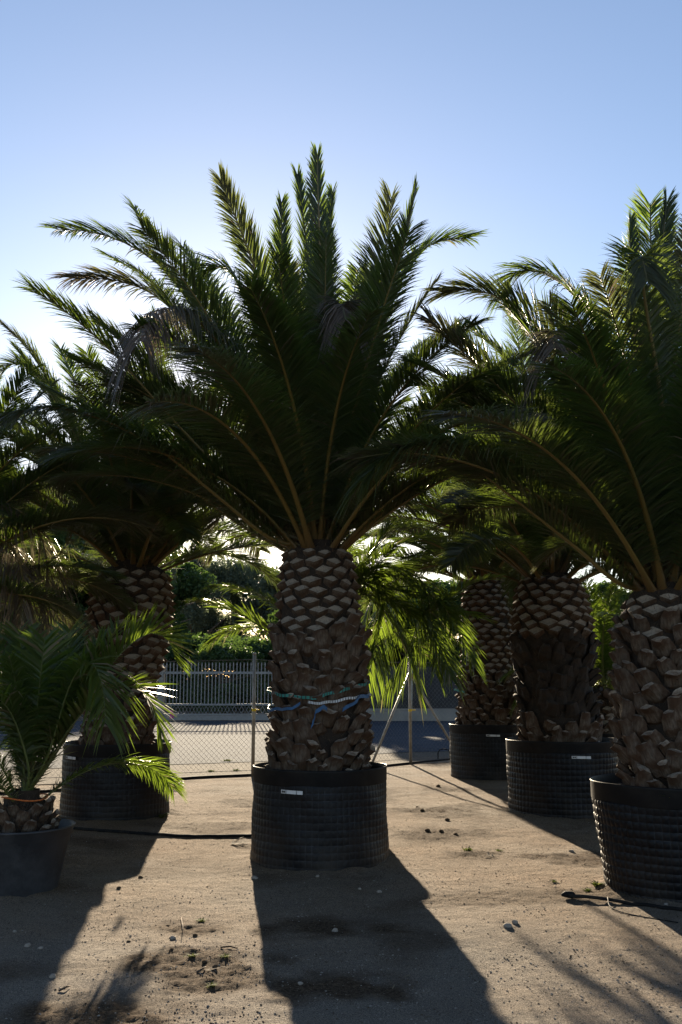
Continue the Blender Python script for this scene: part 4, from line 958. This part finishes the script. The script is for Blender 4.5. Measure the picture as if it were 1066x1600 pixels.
for i, a in enumerate([
    ('s', 'round tan stone at the lower left corner of the centre pot', 398, 1373, .026), ('s', 'pale pebble in the shade below the centre pot', 496, 1371, .016), ('s', 'pale stone in the shade right below the centre pot', 593, 1394, .018),
    ('s', 'pale stone on the shaded earth below the pot middle', 562, 1389, .014), ('s', 'reddish stone in the shaded foreground', 524, 1455, .024), ('s', 'stone in the dark patch of the shaded foreground', 470, 1541, .014),
    ('s', 'grey stone in the shadow at the lower left', 43, 1481, .020), ('s', 'stone right of the grey one in the lower left shadow', 63, 1484, .015), ('s', 'pinkish stone at the shadow edge in the lower left', 82, 1530, .02),
    ('s', 'small stone near the left edge', 23, 1455, .014), ('s', 'stone on sunlit earth in the middle foreground', 270, 1469, .018), ('s', 'white pebble against the foot of the right-hand pot', 1041, 1417, .015),
    ('s', 'pale pebble near the hose in the sunlit right', 893, 1330, .022), ('s', 'pale stones cluster edge in the sunlit patch right of centre', 793, 1450, .03), ('s', 'stone beside the pale one right of centre', 805, 1445, .025),
    ('c', 'dark clod on the sunlit earth right of the centre pot', 699, 1283, 0.028), ('c', 'dark clod at the shadow edge behind the centre pot', 685, 1230, 0.037), ('c', 'clod of dug earth in the loose heap right of the pot', 690, 1302, 0.031),
    ('c', 'left clod of the loose dug heap', 668, 1300, 0.025), ('c', 'right clod of the loose dug heap', 712, 1306, 0.022), ('c', 'small clod beyond the loose heap', 660, 1268, 0.025), ('c', 'smaller clod beyond the loose heap', 652, 1262, 0.019),
    ('c', 'dark clod in the sunlit left foreground', 268, 1487, 0.012), ('c', 'dark lump right of the left foreground weeds', 305, 1465, 0.014), ('c', 'dark lump near the left pot shadow', 186, 1390, 0.016), ('c', 'brown clod left of the foreground weeds', 201, 1473, 0.012),
    ('c', 'dark clod beside the foreground shadow', 336, 1516, 0.016), ('c', 'clod in the dark foreground heap', 320, 1506, 0.019), ('c', 'small dark lump above the foreground', 262, 1446, 0.010), ('c', 'flat brown clod left of centre in the middle distance', 220, 1372, 0.019)]): rock(*a, i)

def gravel():
    nr = np.random.default_rng(5); n = 85000
    Y = 4.3 + 10.5 * nr.random(n) ** 1.7; X = nr.uniform(-1, 1, n) * (Y * .42 + .3); keep = np.ones(n, bool)
    for i in range(n):
        f = fbm(X[i], Y[i], .9, 3, 31.0); keep[i] = nr.random() < .35 + 1.6 * max(0, f)
    X, Y = X[keep], Y[keep]; n = len(X); r = .0016 + .0062 * nr.random(n) ** 7 + .0008 * (nr.random(n) < .2)
    Z = np.array([gz(x, y) for x, y in zip(X, Y)]) + r * .25
    octv = np.array([[1, 0, 0], [0, 1, 0], [-1, 0, 0], [0, -1, 0], [0, 0, .5], [0, 0, -.5]], float)
    V = octv[None] * nr.uniform(.65, 1.35, (n, 6, 1)) * r[:, None, None]; a = nr.uniform(0, 6.28, n); c, s = np.cos(a), np.sin(a)
    V = np.stack([V[..., 0] * c[:, None] - V[..., 1] * s[:, None], V[..., 0] * s[:, None] + V[..., 1] * c[:, None], V[..., 2]], -1) + np.stack([X, Y, Z], -1)[:, None]
    f = np.array([[0, 1, 4], [1, 2, 4], [2, 3, 4], [3, 0, 4], [1, 0, 5], [2, 1, 5], [3, 2, 5], [0, 3, 5]])
    F = (np.arange(n) * 6)[:, None, None] + f[None]
    mi = np.repeat((nr.random(n) < .45).astype(int), 8)
    o = obj('gravel', mesh_np('gravel', V.reshape(-1, 3), F.reshape(-1, 3), [M['stone'], M['clod']], mi)); tag(o, 'fine gravel and grit strewn over the sandy ground', 'gravel', None, 'stuff')
gravel()


def litter():
    nr = np.random.default_rng(9); n = 1500; V = []; F = []
    for i in range(n):
        y = 4.5 + 9 * nr.random() ** 1.5; x = nr.uniform(-1, 1) * (y * .40 + .2)
        if nr.random() > .25 + .75 * loose(x, y) + .5 * max(0, fbm(x, y, .8, 2, 71.0)): continue
        a = nr.uniform(0, 6.28); L = .012 + .05 * nr.random() ** 3; w = .0012 + .003 * nr.random() ** 2; z = gz(x, y) + .004; k = len(V); up = nr.uniform(0, .3) * L
        d = np.array([math.cos(a), math.sin(a), 0]); e = np.array([-math.sin(a), math.cos(a), .4]) * w; p = np.array([x, y, z])
        V += [p - e, p + e, p + d * L * .55 + e + [0, 0, up], p + d * L * .55 - e + [0, 0, up], p + d * L]; F.append((k, k + 1, k + 2, k + 3, k + 4))
    V = np.array(V); F4 = np.array([(f[0], f[1], f[2], f[3]) for f in F]); F3 = np.array([(f[3], f[2], f[4]) for f in F])
    o = obj('plant_litter', mesh_np('plant_litter', V, [F4, F3], M['litter'], attrs={'rnd': np.repeat(nr.random(len(F)), 5), 'dry': np.zeros(len(V))})); tag(o, 'bits of dry leaf and straw strewn over the ground', 'litter', None, 'stuff')
M['litter'] = leaf_material('dry_litter', (0.20, 0.16, 0.11), (0.05, 0.036, 0.025), (0.12, 0.09, 0.06), 0.2, rough=.9, spec=.05)
litter()
